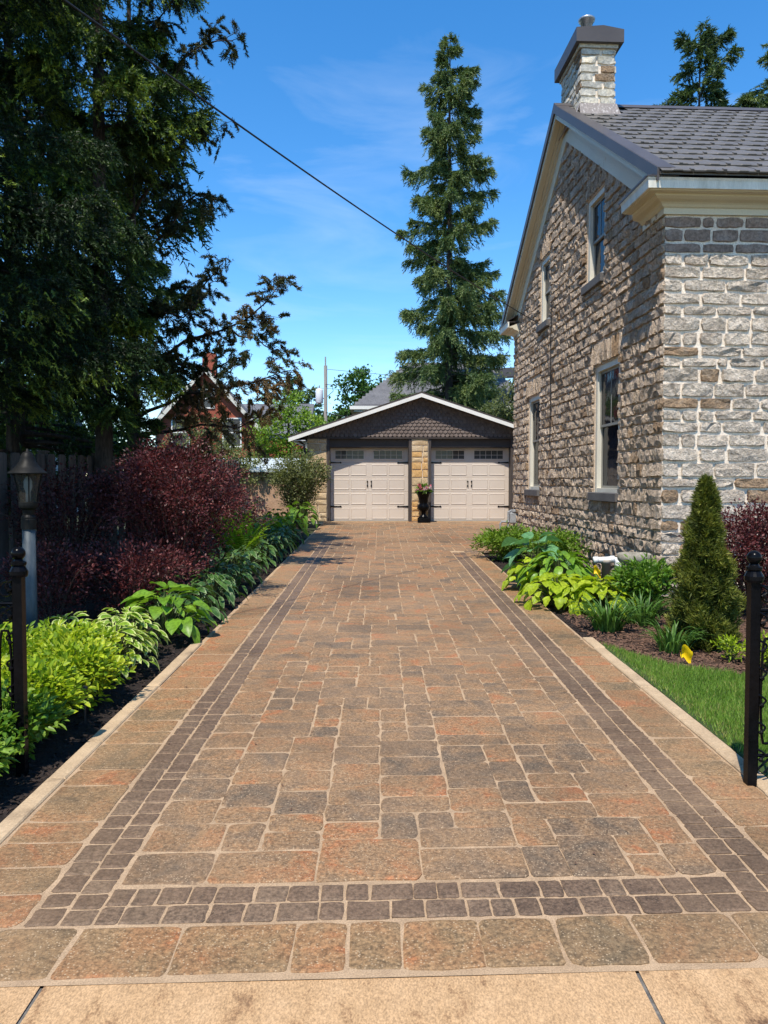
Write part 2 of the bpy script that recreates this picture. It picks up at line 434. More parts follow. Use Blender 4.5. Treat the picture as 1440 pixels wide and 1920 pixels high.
M['sheet_roof'] = surf('pale_sheet_roof', [(.3, (.42, .48, .50)), (.7, (.56, .62, .64))], 2, .45, .05, .002, 40, fine_amt=.06)
M['siding'] = surf('white_siding', [(.3, (.60, .62, .64)), (.7, (.68, .70, .72))], 2, .6, .05, .002, 40, fine_amt=.05)
M['flag'] = surf('yellow_flag', [(.3, (.80, .50, .0)), (.7, (.86, .60, .01))], 6, .5, .05, .002, 40, fine_amt=.05)
M['basin'] = surf('birdbath_stone', [(.3, (.19, .17, .135)), (.7, (.33, .30, .24))], 9, .92, .5, .006, 50)
M['stem'] = surf('plant_stem', [(.3, (.05, .07, .02)), (.7, (.09, .11, .035))], 12, .7, .1, .002, 60)
M['twig'] = surf('woody_twig', [(.3, (.045, .030, .022)), (.7, (.10, .07, .052))], 12, .9, .3, .003, 60)
M['curtain'] = surf('curtain_cloth', [(.3, (.16, .155, .15)), (.7, (.24, .235, .23))], 3, .9, .1, .002, 60)
M['room'] = surf('dim_room', [(.3, (.02, .018, .017)), (.7, (.035, .03, .028))], 2, .9, 0, 0)

def glass_mat(name, tint=(.02, .025, .03), see=0.4):
    m, nt, p, out = new_mat(name)
    p.inputs['Base Color'].default_value = c4(tint); p.inputs['Roughness'].default_value = 0.04
    p.inputs['Specular IOR Level'].default_value = 0.22
    n = N(nt, 'TexNoise', Scale=2.5, Detail=2); g = N(nt, 'NewGeometry'); nt.links.new(g.outputs['Position'], n.inputs[0])
    bump(nt, p, n.outputs['Fac'], 0.12, 0.02)
    t = N(nt, 'BsdfTransparent'); t.inputs[0].default_value = (.75, .8, .82, 1)
    ms = N(nt, 'MixShader'); ms.inputs[0].default_value = see
    nt.links.new(p.outputs[0], ms.inputs[1]); nt.links.new(t.outputs[0], ms.inputs[2]); nt.links.new(ms.outputs[0], out.inputs[0])
    return m
M['glass'] = glass_mat('window_glass', (.010, .013, .022), 0.25)
M['glass_dark'] = glass_mat('dark_glass', (.075, .075, .07), 0.05)
M['lamp_glass'] = glass_mat('smoked_lamp_glass', (.06, .055, .045), 0.55)

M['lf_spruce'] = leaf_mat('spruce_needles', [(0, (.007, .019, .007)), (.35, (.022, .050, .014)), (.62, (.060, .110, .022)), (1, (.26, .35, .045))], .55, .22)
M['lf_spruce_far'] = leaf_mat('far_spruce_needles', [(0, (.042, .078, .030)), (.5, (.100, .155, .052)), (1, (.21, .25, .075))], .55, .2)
M['lf_cedar'] = leaf_mat('cedar_sprays', [(0, (.026, .038, .013)), (.45, (.060, .068, .022)), (.7, (.20, .135, .055)), (1, (.40, .23, .12))], .6, .25, (1.2, 1.05, .7))
M['lf_maple'] = leaf_mat('maple_leaves', [(0, (.035, .09, .016)), (.5, (.075, .16, .026)), (1, (.14, .25, .04))], .5, .3)
M['lf_lightgreen'] = leaf_mat('light_green_leaves', [(0, (.09, .17, .016)), (.5, (.17, .28, .028)), (1, (.28, .38, .05))], .5, .35)
M['lf_olive'] = leaf_mat('olive_leaves', [(0, (.065, .09, .028)), (.5, (.125, .15, .055)), (1, (.23, .245, .10))], .5, .3)
M['lf_barberry'] = leaf_mat('barberry_leaves', [(0, (.026, .008, .008)), (.5, (.070, .020, .020)), (.85, (.15, .042, .042)), (1, (.22, .075, .068))], .45, .25, (1.4, .7, .7))
M['lf_yellow'] = leaf_mat('yellow_green_leaves', [(0, (.11, .20, .014)), (.3, (.24, .36, .022)), (.65, (.40, .48, .028)), (1, (.54, .57, .06))], .42, .38)
M['lf_green'] = leaf_mat('fresh_green_leaves', [(0, (.055, .14, .016)), (.5, (.11, .22, .025)), (1, (.22, .33, .045))], .42, .35)
M['lf_hosta'] = leaf_mat('hosta_green', [(0, (.085, .19, .018)), (.5, (.16, .30, .026)), (1, (.26, .40, .045))], .38, .3)
M['lf_hosta_dark'] = leaf_mat('hosta_white_edge', [(0, (.030, .085, .020)), (.5, (.055, .13, .028)), (1, (.10, .19, .04))], .4, .28, edge=((.22, .32, .13), .80))
M['lf_hosta_var'] = leaf_mat('hosta_variegated', [(0, (.10, .21, .018)), (.5, (.19, .32, .028)), (1, (.28, .41, .04))], .38, .3, edge=((.55, .60, .22), .66))
M['lf_hosta_blue'] = leaf_mat('hosta_blue_green', [(0, (.085, .21, .085)), (.5, (.135, .30, .125)), (1, (.20, .38, .16))], .45, .25, (1.0, 1.2, .8))
M['lf_lime'] = leaf_mat('lime_leaves', [(0, (.20, .30, .012)), (.5, (.34, .44, .02)), (1, (.48, .54, .05))], .45, .38)
M['lf_day'] = leaf_mat('daylily_blades', [(0, (.045, .11, .020)), (.5, (.075, .16, .028)), (1, (.12, .22, .045))], .4, .3)
M['lf_fern'] = leaf_mat('fern_fronds', [(0, (.14, .28, .022)), (.5, (.23, .38, .028)), (1, (.34, .47, .045))], .5, .4)
M['lf_arb'] = leaf_mat('arborvitae_sprays', [(0, (.06, .075, .015)), (.5, (.12, .145, .022)), (1, (.24, .235, .04))], .6, .25)
M['lf_grass'] = leaf_mat('grass_blades', [(0, (.085, .175, .022)), (.5, (.16, .28, .036)), (.9, (.24, .36, .06)), (1, (.38, .34, .12))], .5, .35)
M['petal'] = leaf_mat('flower_petals', [(0, (.55, .05, .10)), (.5, (.70, .30, .35)), (1, (.80, .74, .72))], .5, .3, (1.1, .9, .9))
M['petal_white'] = leaf_mat('white_blossom', [(0, (.5, .5, .42)), (1, (.75, .74, .66))], .5, .3, (1, 1, .9))

# ================================================================== SETTING: ground, pavement, driveway
def sheet(name, poly, mat, dz=0.0, kind='structure', sub=0):
    """a sheet lying on the rising ground"""
    b = MB()
    b.add([(x, y, gz(y) + dz) for x, y in poly], [tuple(range(len(poly)))])
    return b.build(name, mat, None, kind=kind)

def strip_sheet(name, rows, mat, dz):
    """rows: (y, xa, xb)"""
    b = MB()
    vs = [(x, y, gz(y) + dz) for y, xa, xb in rows for x in (xa, xb)]
    b.add(vs, [(2*i, 2*i+1, 2*i+3, 2*i+2) for i in range(len(rows) - 1)])
    return b.build(name, mat, None, kind='structure')

# ground: one big sheet, rising to 24 m and flat beyond
b = MB()
ys = [-60, -3, 0, 12, 24, 60, 200, 900]
vs = [(x, y, gz(y) - 0.06) for y in ys for x in (-900, -12, 0, 12, 900)]
fs = []
for i in range(len(ys) - 1):
    for k in range(4):
        fs.append((i*5+k, i*5+k+1, (i+1)*5+k+1, (i+1)*5+k))
b.add(vs, fs)
b.build('ground', M['soil'], None, kind='structure')

def skew(x, y):
    """the street end of the driveway runs slightly askew"""
    return y + 0.038 * x * max(0.0, 1 - y / 20.0)

# sand bed that shows in the joints
b = MB()
yy = [2.30, 6, 10, 14, 14.01, 18, 22.2]
for i in range(len(yy) - 1):
    y0, y1 = yy[i], yy[i+1]
    xr = 1.86 if y1 <= 14 else 4.1
    xl = -1.60
    b.add([(xl, skew(xl, y0), gz(y0) - .0048), (xr, skew(xr, y0), gz(y0) - .0048), (xr, skew(xr, y1), gz(y1) - .0048), (xl, skew(xl, y1), gz(y1) - .0048)], [(0, 1, 2, 3)])
driveway = b.build('driveway', M['sand'], None, kind='structure')

def paver_shape(b, x0, x1, y0, y1, r, gap, cr, top=0.0, askew=True):
    """one tumbled paver: uneven rounded outline, worn shoulder, slightly tilted top"""
    x0 += gap * r.uniform(.2, 1.5); x1 -= gap * r.uniform(.2, 1.5); y0 += gap * r.uniform(.2, 1.5); y1 -= gap * r.uniform(.2, 1.5)
    w, h = x1 - x0, y1 - y0
    c = min(cr, w * .3, h * .3)
    js = min(1.0, min(w, h) / .16)
    j = lambda s: r.uniform(-s, s) * js
    ox, oy = [], []
    pts = []
    for (cx, cy, sx, sy) in ((x0, y0, 1, 1), (x1, y0, -1, 1), (x1, y1, -1, -1), (x0, y1, 1, -1)):
        c1 = c * r.uniform(.25, 1.5); c2 = c * r.uniform(.25, 1.5)
        if sx * sy > 0:
            tri = [(cx, cy + sy*c2), (cx + sx*c1*.28, cy + sy*c2*.28), (cx + sx*c1, cy)]
        else:
            tri = [(cx + sx*c1, cy), (cx + sx*c1*.28, cy + sy*c2*.28), (cx, cy + sy*c2)]
        for p in tri: pts.append((p[0] + j(.005), p[1] + j(.005)))
        k4 = len(pts) // 4
        nx_, ny_ = ((x1, y0), (x1, y1), (x0, y1), (x0, y0))[k4]
        pts.append(((cx + nx_) / 2 + j(.006), (cy + ny_) / 2 + j(.006)))
    n = len(pts); mx, my = (x0+x1)/2, (y0+y1)/2
    tx, ty, t0 = j(.010), j(.010), top + j(.0018)
    def P(x, y, dz):
        yy_ = skew(x, y) if askew else y
        return (x, yy_, gz(yy_) + t0 + dz + tx*(x-mx) + ty*(y-my))
    inner = [(mx + (x-mx)*(1 - .010/max(w/2, .02)), my + (y-my)*(1 - .010/max(h/2, .02))) for x, y in pts]
    vs = [P(x, y, 0) for x, y in inner] + [P(x, y, -.0035) for x, y in pts] + [P(x, y, -.03) for x, y in pts]
    fs = [tuple(range(n))]
    for k in range(2):
        fs += [(k*n+n+i, k*n+n+(i+1) % n, k*n+(i+1) % n, k*n+i) for i in range(n)]
    b.tint = .22 + .56 * r.random()
    b.add(vs, fs)

def skyline(x0, x1, y0, y1, cell, r):
    """fill a rectangle with interlocking rectangles two to four cells a side"""
    ncol = max(2, int(round((x1 - x0) / cell))); cw = (x1 - x0) / ncol
    nrow = int(round((y1 - y0) / cell)); ch = (y1 - y0) / nrow
    hgt = [0] * ncol
    out = []
    while min(hgt) < nrow:
        m = min(hgt); i = hgt.index(m); k = i
        while k < ncol and hgt[k] == m: k += 1
        run = k - i
        opts = [w for w in (2, 3, 3, 4, 4, 5) if w <= run and (run - w == 0 or run - w >= 2)]
        w = r.choice(opts) if opts else run
        left = nrow - m
        hs = [h for h in (2, 2, 3, 3, 3, 4) if h <= left and (left - h == 0 or left - h >= 2) and h <= w + 1]
        h = r.choice(hs) if hs else left if left < 4 else 2
        if run <= 1: h = min(left, 2)
        for q in range(i, i + w): hgt[q] += h
        out.append((x0 + i*cw, x0 + (i+w)*cw, y0 + m*ch, y0 + (m+h)*ch))
    return out

pr = random.Random(5)
def lay(rects, name, mat, limit, gap, cr, rest_name, top=0.0):
    """nearest pieces as single objects, the rest joined"""
    rects = sorted(rects, key=lambda q: (q[2] + q[3]))
    for q in rects[:limit]:
        b = MB(); paver_shape(b, *q, pr, gap, cr, top); b.build(name, mat, driveway)
    if rects[limit:]:
        b = MB()
        for q in rects[limit:]: paver_shape(b, *q, pr, gap, cr, top)
        b.build(rest_name, mat, driveway, kind='stuff')

field = skyline(-0.985, 1.315, 2.845, 13.95, 0.083, pr)
field += skyline(-0.985, 1.315, 13.95, 14.3, 0.083, pr)
field += skyline(-0.985, 4.05, 14.30, 21.9, 0.083, pr)
field += skyline(-1.57, -0.985, 16.9, 21.9, 0.083, pr)
field += skyline(1.32, 1.80, 13.30, 13.95, 0.083, pr)
lay(field, 'paver', M['paver'], 300, .0052, .028, 'far_pavers')

def run_cells(a, b_, lo, hi, r):
    out, p = [], a
    while p < b_ - 1e-6:
        w = r.choice((lo, (lo+hi)/2, hi)) * r.uniform(.94, 1.06)
        if b_ - p - w < lo * .7: w = b_ - p
        out.append((p, p + w)); p += w
    return out

setts = []
for xa in (-1.215, -1.10):
    for p, q in run_cells(2.60, 16.6, .095, .140, pr): setts.append((xa, xa + .112, p, q))
for xa in (1.325, 1.44):
    for p, q in run_cells(2.60, 14.0, .095, .140, pr): setts.append((xa, xa + .112, p, q))
for ya in (2.60, 2.716):
    for p, q in run_cells(-0.985, 1.318, .090, .150, pr): setts.append((p, q, ya, ya + .114))
for ya in (14.02, 14.135):
    for p, q in run_cells(1.56, 3.25, .10, .17, pr): setts.append((p, q, ya, ya + .112))
for ya in (16.62, 16.735):
    for p, q in run_cells(-1.57, -.985, .10, .17, pr): setts.append((p, q, ya, ya + .112))
lay(setts, 'sett', M['sett'], 300, .0052, .010, 'far_setts', .001)

edge = []
for p, q in run_cells(2.60, 16.6, .20, .36, pr): edge.append((-1.565, -1.225, p, q))
for p, q in run_cells(2.60, 13.9, .20, .36, pr): edge.append((1.562, 1.84, p, q))
for p, q in run_cells(-1.57, 1.84, .18, .36, pr): edge.append((p, q, 2.325, 2.592))
lay(edge, 'edge_paver', M['edge_paver'], 300, .0056, .030, 'far_edge_pavers')

# pale concrete edging slabs either side
for (xa, xb, ye) in ((-1.665, -1.575, 6.75), (1.848, 1.945, 6.95)):
    y = 2.42
    while y < ye:
        L = min(pr.uniform(.5, .7), ye - y + .01)
        b = MB(); b.tint = pr.random()
        z0 = gz(y); z1 = gz(y + L)
        dx = pr.uniform(-.006, .006)
        Mx = Matrix.Translation((0, y, z0)) @ Matrix.Rotation(math.atan2(z1 - z0, L), 4, 'X')
        b.bbox(xa + dx, xb + dx, .003, L - .003, -.10, .008 + pr.uniform(-.003, .003), .007, 0, Mx)
        b.build('edging_slab', M['slab'], driveway)
        y += L

# sidewalk slabs along the street
walk = MB()
walk.add([(-14, -2.6, gz(-2.6) - .012), (14, -2.6, gz(-2.6) - .012), (14, 2.30 + .033*14, gz(2.3 + .46) - .012), (-14, 2.30 - .033*14, gz(2.3 - .46) - .012)], [(0, 1, 2, 3)])
sidewalk = walk.build('sidewalk', M['joint'], None, kind='structure')
def yfront(x): return 2.318 + .033 * x
for xa, xb in ((-12, -9.5), (-9.5, -7), (-7, -4.6), (-4.6, -2.7), (-2.7, -1.02), (-1.02, .80), (.80, 2.6), (2.6, 4.4), (4.4, 6.2), (6.2, 9), (9, 12)):
    b = MB()
    n, k = 10, 12
    vs, fs = [], []
    for i in range(n + 1):
        for j in range(k + 1):
            x = xa + .006 + (xb - xa - .012) * i / n
            y0, y1 = yfront(x) - 1.65, yfront(x) - .004
            y = y0 + (y1 - y0) * j / k
            ed = (i in (0, n)) or (j in (0, k))
            vs.append((x, y, gz(y) - .002 - (.006 if ed else 0) + .0015 * math.sin(3*x + 2*y)))
    for i in range(n):
        for j in range(k):
            fs.append((i*(k+1)+j, (i+1)*(k+1)+j, (i+1)*(k+1)+j+1, i*(k+1)+j+1))
    b.add(vs, fs)
    b.build('slab', M['concrete'], sidewalk, smooth=True)

# ------------------------------------------------------------------ planting beds
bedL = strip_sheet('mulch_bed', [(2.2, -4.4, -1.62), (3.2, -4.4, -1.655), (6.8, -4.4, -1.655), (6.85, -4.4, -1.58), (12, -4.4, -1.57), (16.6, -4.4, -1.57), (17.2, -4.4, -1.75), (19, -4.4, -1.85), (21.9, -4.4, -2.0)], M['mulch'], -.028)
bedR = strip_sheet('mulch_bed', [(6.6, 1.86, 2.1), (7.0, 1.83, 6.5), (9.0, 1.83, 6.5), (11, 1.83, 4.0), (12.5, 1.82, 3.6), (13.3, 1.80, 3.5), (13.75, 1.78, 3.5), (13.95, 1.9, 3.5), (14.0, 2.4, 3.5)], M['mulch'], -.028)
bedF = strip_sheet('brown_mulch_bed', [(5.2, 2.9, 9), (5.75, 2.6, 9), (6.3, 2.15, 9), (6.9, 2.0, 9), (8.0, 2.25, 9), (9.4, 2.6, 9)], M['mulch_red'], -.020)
lawn = strip_sheet('lawn', [(2.55, 1.98, 9), (3.9, 1.97, 9), (5.3, 1.97, 6), (5.75, 1.97, 2.78), (6.05, 1.96, 2.32), (6.5, 1.95, 2.08), (6.95, 1.94, 1.95)], M['turf'], -.012)

def lawn_edge(x):
    """far edge of the lawn (y) at x"""
    return float(np.interp(x, [1.94, 2.08, 2.32, 2.78, 3.4, 9], [6.95, 6.5, 6.05, 5.75, 5.5, 5.2]))

# grass blades
r = np.random.default_rng(3)
n = 130000
P = np.stack([r.uniform(1.965, 4.3, n), r.uniform(2.6, 7.0, n), np.zeros(n)], 1)
le = np.interp(P[:, 0], [1.94, 2.08, 2.32, 2.78, 3.4, 9], [6.95, 6.5, 6.05, 5.75, 5.5, 5.2])
lo = 3.75 + .25 * np.sin(P[:, 0] * 5)
keep = (P[:, 1] < le + r.normal(0, .03, n)) & (((P[:, 0] - 1.97) / .42) ** 2 + ((P[:, 1] - 3.45) / .55) ** 2 > 1 + .25 * np.sin(P[:, 1] * 23)) & (r.random(n) < np.clip((P[:, 0] - 1.955) * 9, .12, 1))
P = P[keep]; n = len(P)
P[:, 2] = 0.0188 * P[:, 1] - .014
D = np.stack([r.normal(0, .38, n), r.normal(0, .38, n), np.ones(n)], 1)
edge_dry = np.clip(1 - (P[:, 0] - 1.96) * 7, 0, 1)
V, F = tri_arrays(P, D, r.uniform(.025, .052, n), r.uniform(.004, .007, n), r)
tg = np.clip(r.normal(.42, .22, n) + .12 * np.sin(P[:, 0] * 7 + np.sin(P[:, 1] * 5) * 2) + .5 * (r.random(n) < .06) + .55 * edge_dry * r.random(n), 0, 1)
obj('grass', np_mesh('grass', V, F, M['lf_grass'], np.repeat(tg, 3)), None, kind='stuff')

# mulch chips
def chips(name, polyfn, n, mat, dz, seed, L=(.02, .07)):
    r = np.random.default_rng(seed)
    P = polyfn(r, n); n = len(P)
    P[:, 2] = 0.0188 * P[:, 1] + dz + r.uniform(0, .012, n)
    a = r.uniform(0, 2*np.pi, n); el = r.normal(0, .25, n)
    D = np.stack([np.cos(a)*np.cos(el), np.sin(a)*np.cos(el), np.sin(el)], 1)
    up = np.stack([r.normal(0, .3, n), r.normal(0, .3, n), np.ones(n)], 1)
    S = unit(np.cross(D, up)); U = np.cross(S, D)
    l = r.uniform(L[0], L[1], n)[:, None]; w = r.uniform(.004, .011, n)[:, None]; t = r.uniform(.003, .006, n)[:, None]
    # wedge shaped splinters: four points
    V = np.stack([P - D*l*.5 - S*w, P + D*l*.5 - S*w*.3, P + D*l*.45 + S*w*.6, P - D*l*.45 + S*w, P + U*t*2], 1).reshape(-1, 3)
    base = np.arange(n)[:, None] * 5
    F = np.concatenate([base + np.array([[0, 1, 4]]), base + np.array([[1, 2, 4]]), base + np.array([[2, 3, 4]]), base + np.array([[3, 0, 4]])])
    obj(name, np_mesh(name, V, F, mat, np.repeat(r.random(n), 5)), None, kind='stuff')

def front_bed(r, n):
    P = np.stack([r.uniform(1.95, 4.6, n), r.uniform(5.3, 9.2, n), np.zeros(n)], 1)
    le = np.interp(P[:, 0], [1.94, 2.08, 2.32, 2.78, 3.4, 9], [6.95, 6.5, 6.05, 5.75, 5.5, 5.2])
    return P[P[:, 1] > le - .02]
def edge_bed(r, n):
    return np.stack([1.84 + r.random(n)**1.5 * 1.3, r.uniform(6.9, 13.9, n), np.zeros(n)], 1)
def dark_bed(r, n):
    P = np.stack([-1.66 - r.random(n)**1.5 * 1.6, r.uniform(2.4, 17, n), np.zeros(n)], 1)
    P[:, 0] += np.where(P[:, 1] > 6.85, .07, 0)
    return P
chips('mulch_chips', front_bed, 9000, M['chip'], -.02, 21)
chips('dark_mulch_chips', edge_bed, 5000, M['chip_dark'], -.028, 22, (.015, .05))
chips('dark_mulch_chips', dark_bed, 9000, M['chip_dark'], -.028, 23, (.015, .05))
# stray crumbs of mulch and grit on the pavers
def grit(r, n):
    P = np.stack([r.uniform(-1.5, 1.8, n), 2.9 + r.random(n)**2 * 10, np.zeros(n)], 1)
    return P
chips('grit', grit, 60, M['chip'], -.004, 24, (.004, .009))

# ================================================================== STONE HOUSE
HX, HY, HR = 3.40, 9.25, R(2.5)
house = thing('stone_house', 'large rough stone house with gable end and brick-shaped stones beside the driveway', 'house', (HX, HY, 0.0), HR)
UL = 8.15            # depth of the gable wall
EZ = 4.75            # masonry height at the eaves
SL = 0.637           # roof slope
def gtop(u): return EZ + SL * min(u, UL - u)
WIN = [(1.46, 2.54, 1.37, 3.30), (5.82, 6.78, 1.37, 3.28), (2.13, 2.98, 4.60, 5.93), (5.15, 5.87, 4.56, 5.82)]
ub = sorted(set([0, UL/2, UL] + [w[0] for w in WIN] + [w[1] for w in WIN]))
b = MB()
for a, c in zip(ub[:-1], ub[1:]):
    mid = (a + c) / 2
    ws = sorted([w for w in WIN if w[0] - 1e-6 <= a and c <= w[1] + 1e-6], key=lambda w: w[2])
    z = -.3
    for w in ws:
        b.add([(0, a, z), (0, c, z), (0, c, w[2]), (0, a, w[2])], [(0, 3, 2, 1)]); z = w[3]
    b.add([(0, a, z), (0, c, z), (0, c, gtop(c)), (0, a, gtop(a))], [(0, 3, 2, 1)])
for w in WIN:   # reveals
    u0, u1, z0, z1 = w
    b.add([(0, u0, z0), (.22, u0, z0), (.22, u0, z1), (0, u0, z1)], [(0, 1, 2, 3)])
    b.add([(0, u1, z0), (.22, u1, z0), (.22, u1, z1), (0, u1, z1)], [(3, 2, 1, 0)])
    b.add([(0, u0, z1), (.22, u0, z1), (.22, u1, z1), (0, u1, z1)], [(0, 1, 2, 3)])
    b.add([(0, u0, z0), (.22, u0, z0), (.22, u1, z0), (0, u1, z0)], [(3, 2, 1, 0)])
side_wall = b.build('gable_wall', M['mortar_side'], house)
b = MB()
b.add([(0, 0, -.3), (9, 0, -.3), (9, 0, 5.0), (0, 0, 5.0)], [(0, 1, 2, 3)])
b.add([(0, UL, -.3), (9, UL, -.3), (9, UL, 5.0), (0, UL, 5.0)], [(3, 2, 1, 0)])
b.add([(9, 0, -.3), (9, UL, -.3), (9, UL, 5.0), (9, UL/2, 7.2), (9, 0, 5.0)], [(0, 1, 2, 3, 4)])
front_wall = b.build('front_wall', M['mortar'], house)
for w in WIN:
    b = MB(); b.box(.30, 2.0, w[0] - .25, w[1] + .25, w[2] - .2, w[3] + .2)
    b.build('dark_room', M['room'], house)

def rough_stone(b, a0, a1, z0, z1, fmap, r, amp, nu=5, nv=4, joint=.012, base=.012):
    """rock-faced stone: edges dive behind the mortar, face broken into uneven facets"""
    a0 += joint * r.uniform(.5, 1.5); a1 -= joint * r.uniform(.5, 1.5); z0 += joint * r.uniform(.5, 1.4); z1 -= joint * r.uniform(.5, 1.4)
    w, h = a1 - a0, z1 - z0
    if w < .03 or h < .03: return
    vs = []
    tx, tz = r.uniform(-.6, .6) * amp / w, r.uniform(-1, 1) * amp / h * .7
    eu, ev = min(.2, .010 / w), min(.25, .009 / h)
    cu = [0, eu] + [eu + (1 - 2*eu) * k / (nu - 2) for k in range(1, nu - 2)] + [1 - eu, 1]
    cv = [0, ev] + [ev + (1 - 2*ev) * k / (nv - 2) for k in range(1, nv - 2)] + [1 - ev, 1]
    for j in range(nv + 1):
        for i in range(nu + 1):
            on = i in (0, nu) or j in (0, nv)
            rim = i in (1, nu - 1) or j in (1, nv - 1)
            fu, fv = cu[i], cv[j]
            x = a0 + w * fu; z = z0 + h * fv
            if on or rim:
                corner = (i in (0, 1, nu - 1, nu)) and (j in (0, 1, nv - 1, nv))
                cx = .008 if corner else 0
                x += r.uniform(-.009, .009) + (cx if fu < .5 else -cx); z += r.uniform(-.009, .009) + (cx if fv < .5 else -cx)
            if on:
                o = -.014
            elif rim:
                o = base + amp * r.uniform(.10, .80) + .8 * (tx * (x - (a0+a1)/2) + tz * (z - (z0+z1)/2))
                o = max(o, .003)
            else:
                x += r.uniform(-.25, .25) * w / nu; z += r.uniform(-.25, .25) * h / nv
                o = base + amp * (.15 + .75 * r.random()) + tx * (x - (a0+a1)/2) + tz * (z - (z0+z1)/2)
                o = max(o, .006)
            vs.append(fmap(x, o, z))
    fs = []
    for j in range(nv):
        for i in range(nu):
            k = j*(nu+1) + i
            q = (k, k+1, k+nu+2, k+nu+1)
            if r.random() < .5: fs += [(q[0], q[1], q[2]), (q[0], q[2], q[3])]
            else: fs += [(q[0], q[1], q[3]), (q[1], q[2], q[3])]
    b.tint = r.random()
    b.add(vs, fs)

sr = random.Random(19)
fm_side = lambda u, o, z: (-o, u, z)
fm_front = lambda s, o, z: (s, -o, z)
side_f = lambda f: [tuple(reversed(q)) for q in f]
stones = []      # (distance key, wall, args, material)
z = -.12
course = 0
while z < 7.3:
    h = sr.uniform(.125, .190)
    zm = z + h / 2
    # side wall
    lo = 0.0 if zm < EZ else (zm - EZ) / SL
    hi = UL - lo
    spans = [(lo - (.02 if lo == 0 else 0), hi)]
    for w in WIN:
        top = w[3] + .34
        if z + h > w[2] - .02 and z < top:
            ex = .0 if zm < w[3] else .10
            ns = []
            for s in spans:
                if w[0] - ex > s[0] and w[1] + ex < s[1]: ns += [(s[0], w[0] - ex), (w[1] + ex, s[1])]
                else: ns.append(s)
            spans = ns
    for s0, s1 in spans:
        p = s0
        first = True
        while p < s1 - 1e-6:
            w_ = sr.uniform(.14, .40)
            if first and s0 <= 0: w_ = .42 if course % 2 else .22
            first = False
            if s1 - p - w_ < .14: w_ = s1 - p
            stones.append((p + .0 * z, 'side', (p, p + w_, z, z + h)))
            p += w_
    if z < 4.72:
        p = -.02
        zt = min(z + h, 4.74)
        first = True
        while p < 4.2:
            w_ = sr.uniform(.26, .56) if sr.random() < .85 else sr.uniform(.14, .22)
            if first: w_ = .24 if course % 2 else .46
            first = False
            stones.append((p - 2.0, 'front', (p, p + w_, z, zt)))
            p += w_
    z += h; course += 1
for w in WIN:    # upright stones over the windows
    p = w[0] - .10
    while p < w[1] + .09:
        d = sr.uniform(.09, .14)
        if w[1] + .10 - p - d < .06: d = w[1] + .10 - p
        stones.append((p, 'side', (p, p + d, w[3] + .01, w[3] + .34)))
        p += d
stones.sort(key=lambda s: s[0])
n_single = {'side': 0, 'front': 0}
rest = {}
for key, wall_, q in stones:
    if wall_ == 'side':
        mat = M['stone_rust'] if sr.random() < .08 else M['stone_side']
        par, fm, amp = side_wall, fm_side, (.040 if q[2] > .9 else .055)
    else:
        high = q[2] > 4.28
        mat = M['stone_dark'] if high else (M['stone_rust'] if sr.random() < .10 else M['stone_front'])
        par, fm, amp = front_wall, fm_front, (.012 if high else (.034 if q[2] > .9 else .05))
    lim = 150
    jt = .0065 if wall_ == 'side' else .0095
    if n_single[wall_] < lim:
        n_single[wall_] += 1
        b = MB(); rough_stone(b, *q, fm, sr, amp, 6, 4, jt)
        if wall_ == 'side': b.f = side_f(b.f)
        b.build('stone', mat, par)
    else:
        bb = rest.setdefault((wall_, mat.name), (MB(), mat, par))
        rough_stone(bb[0], *q, fm, sr, amp, 5, 4, jt)
for (wall_, _), (bb, mat, par) in rest.items():
    if wall_ == 'side': bb.f = side_f(bb.f)
    bb.build('far_stones', mat, par, kind='stuff')

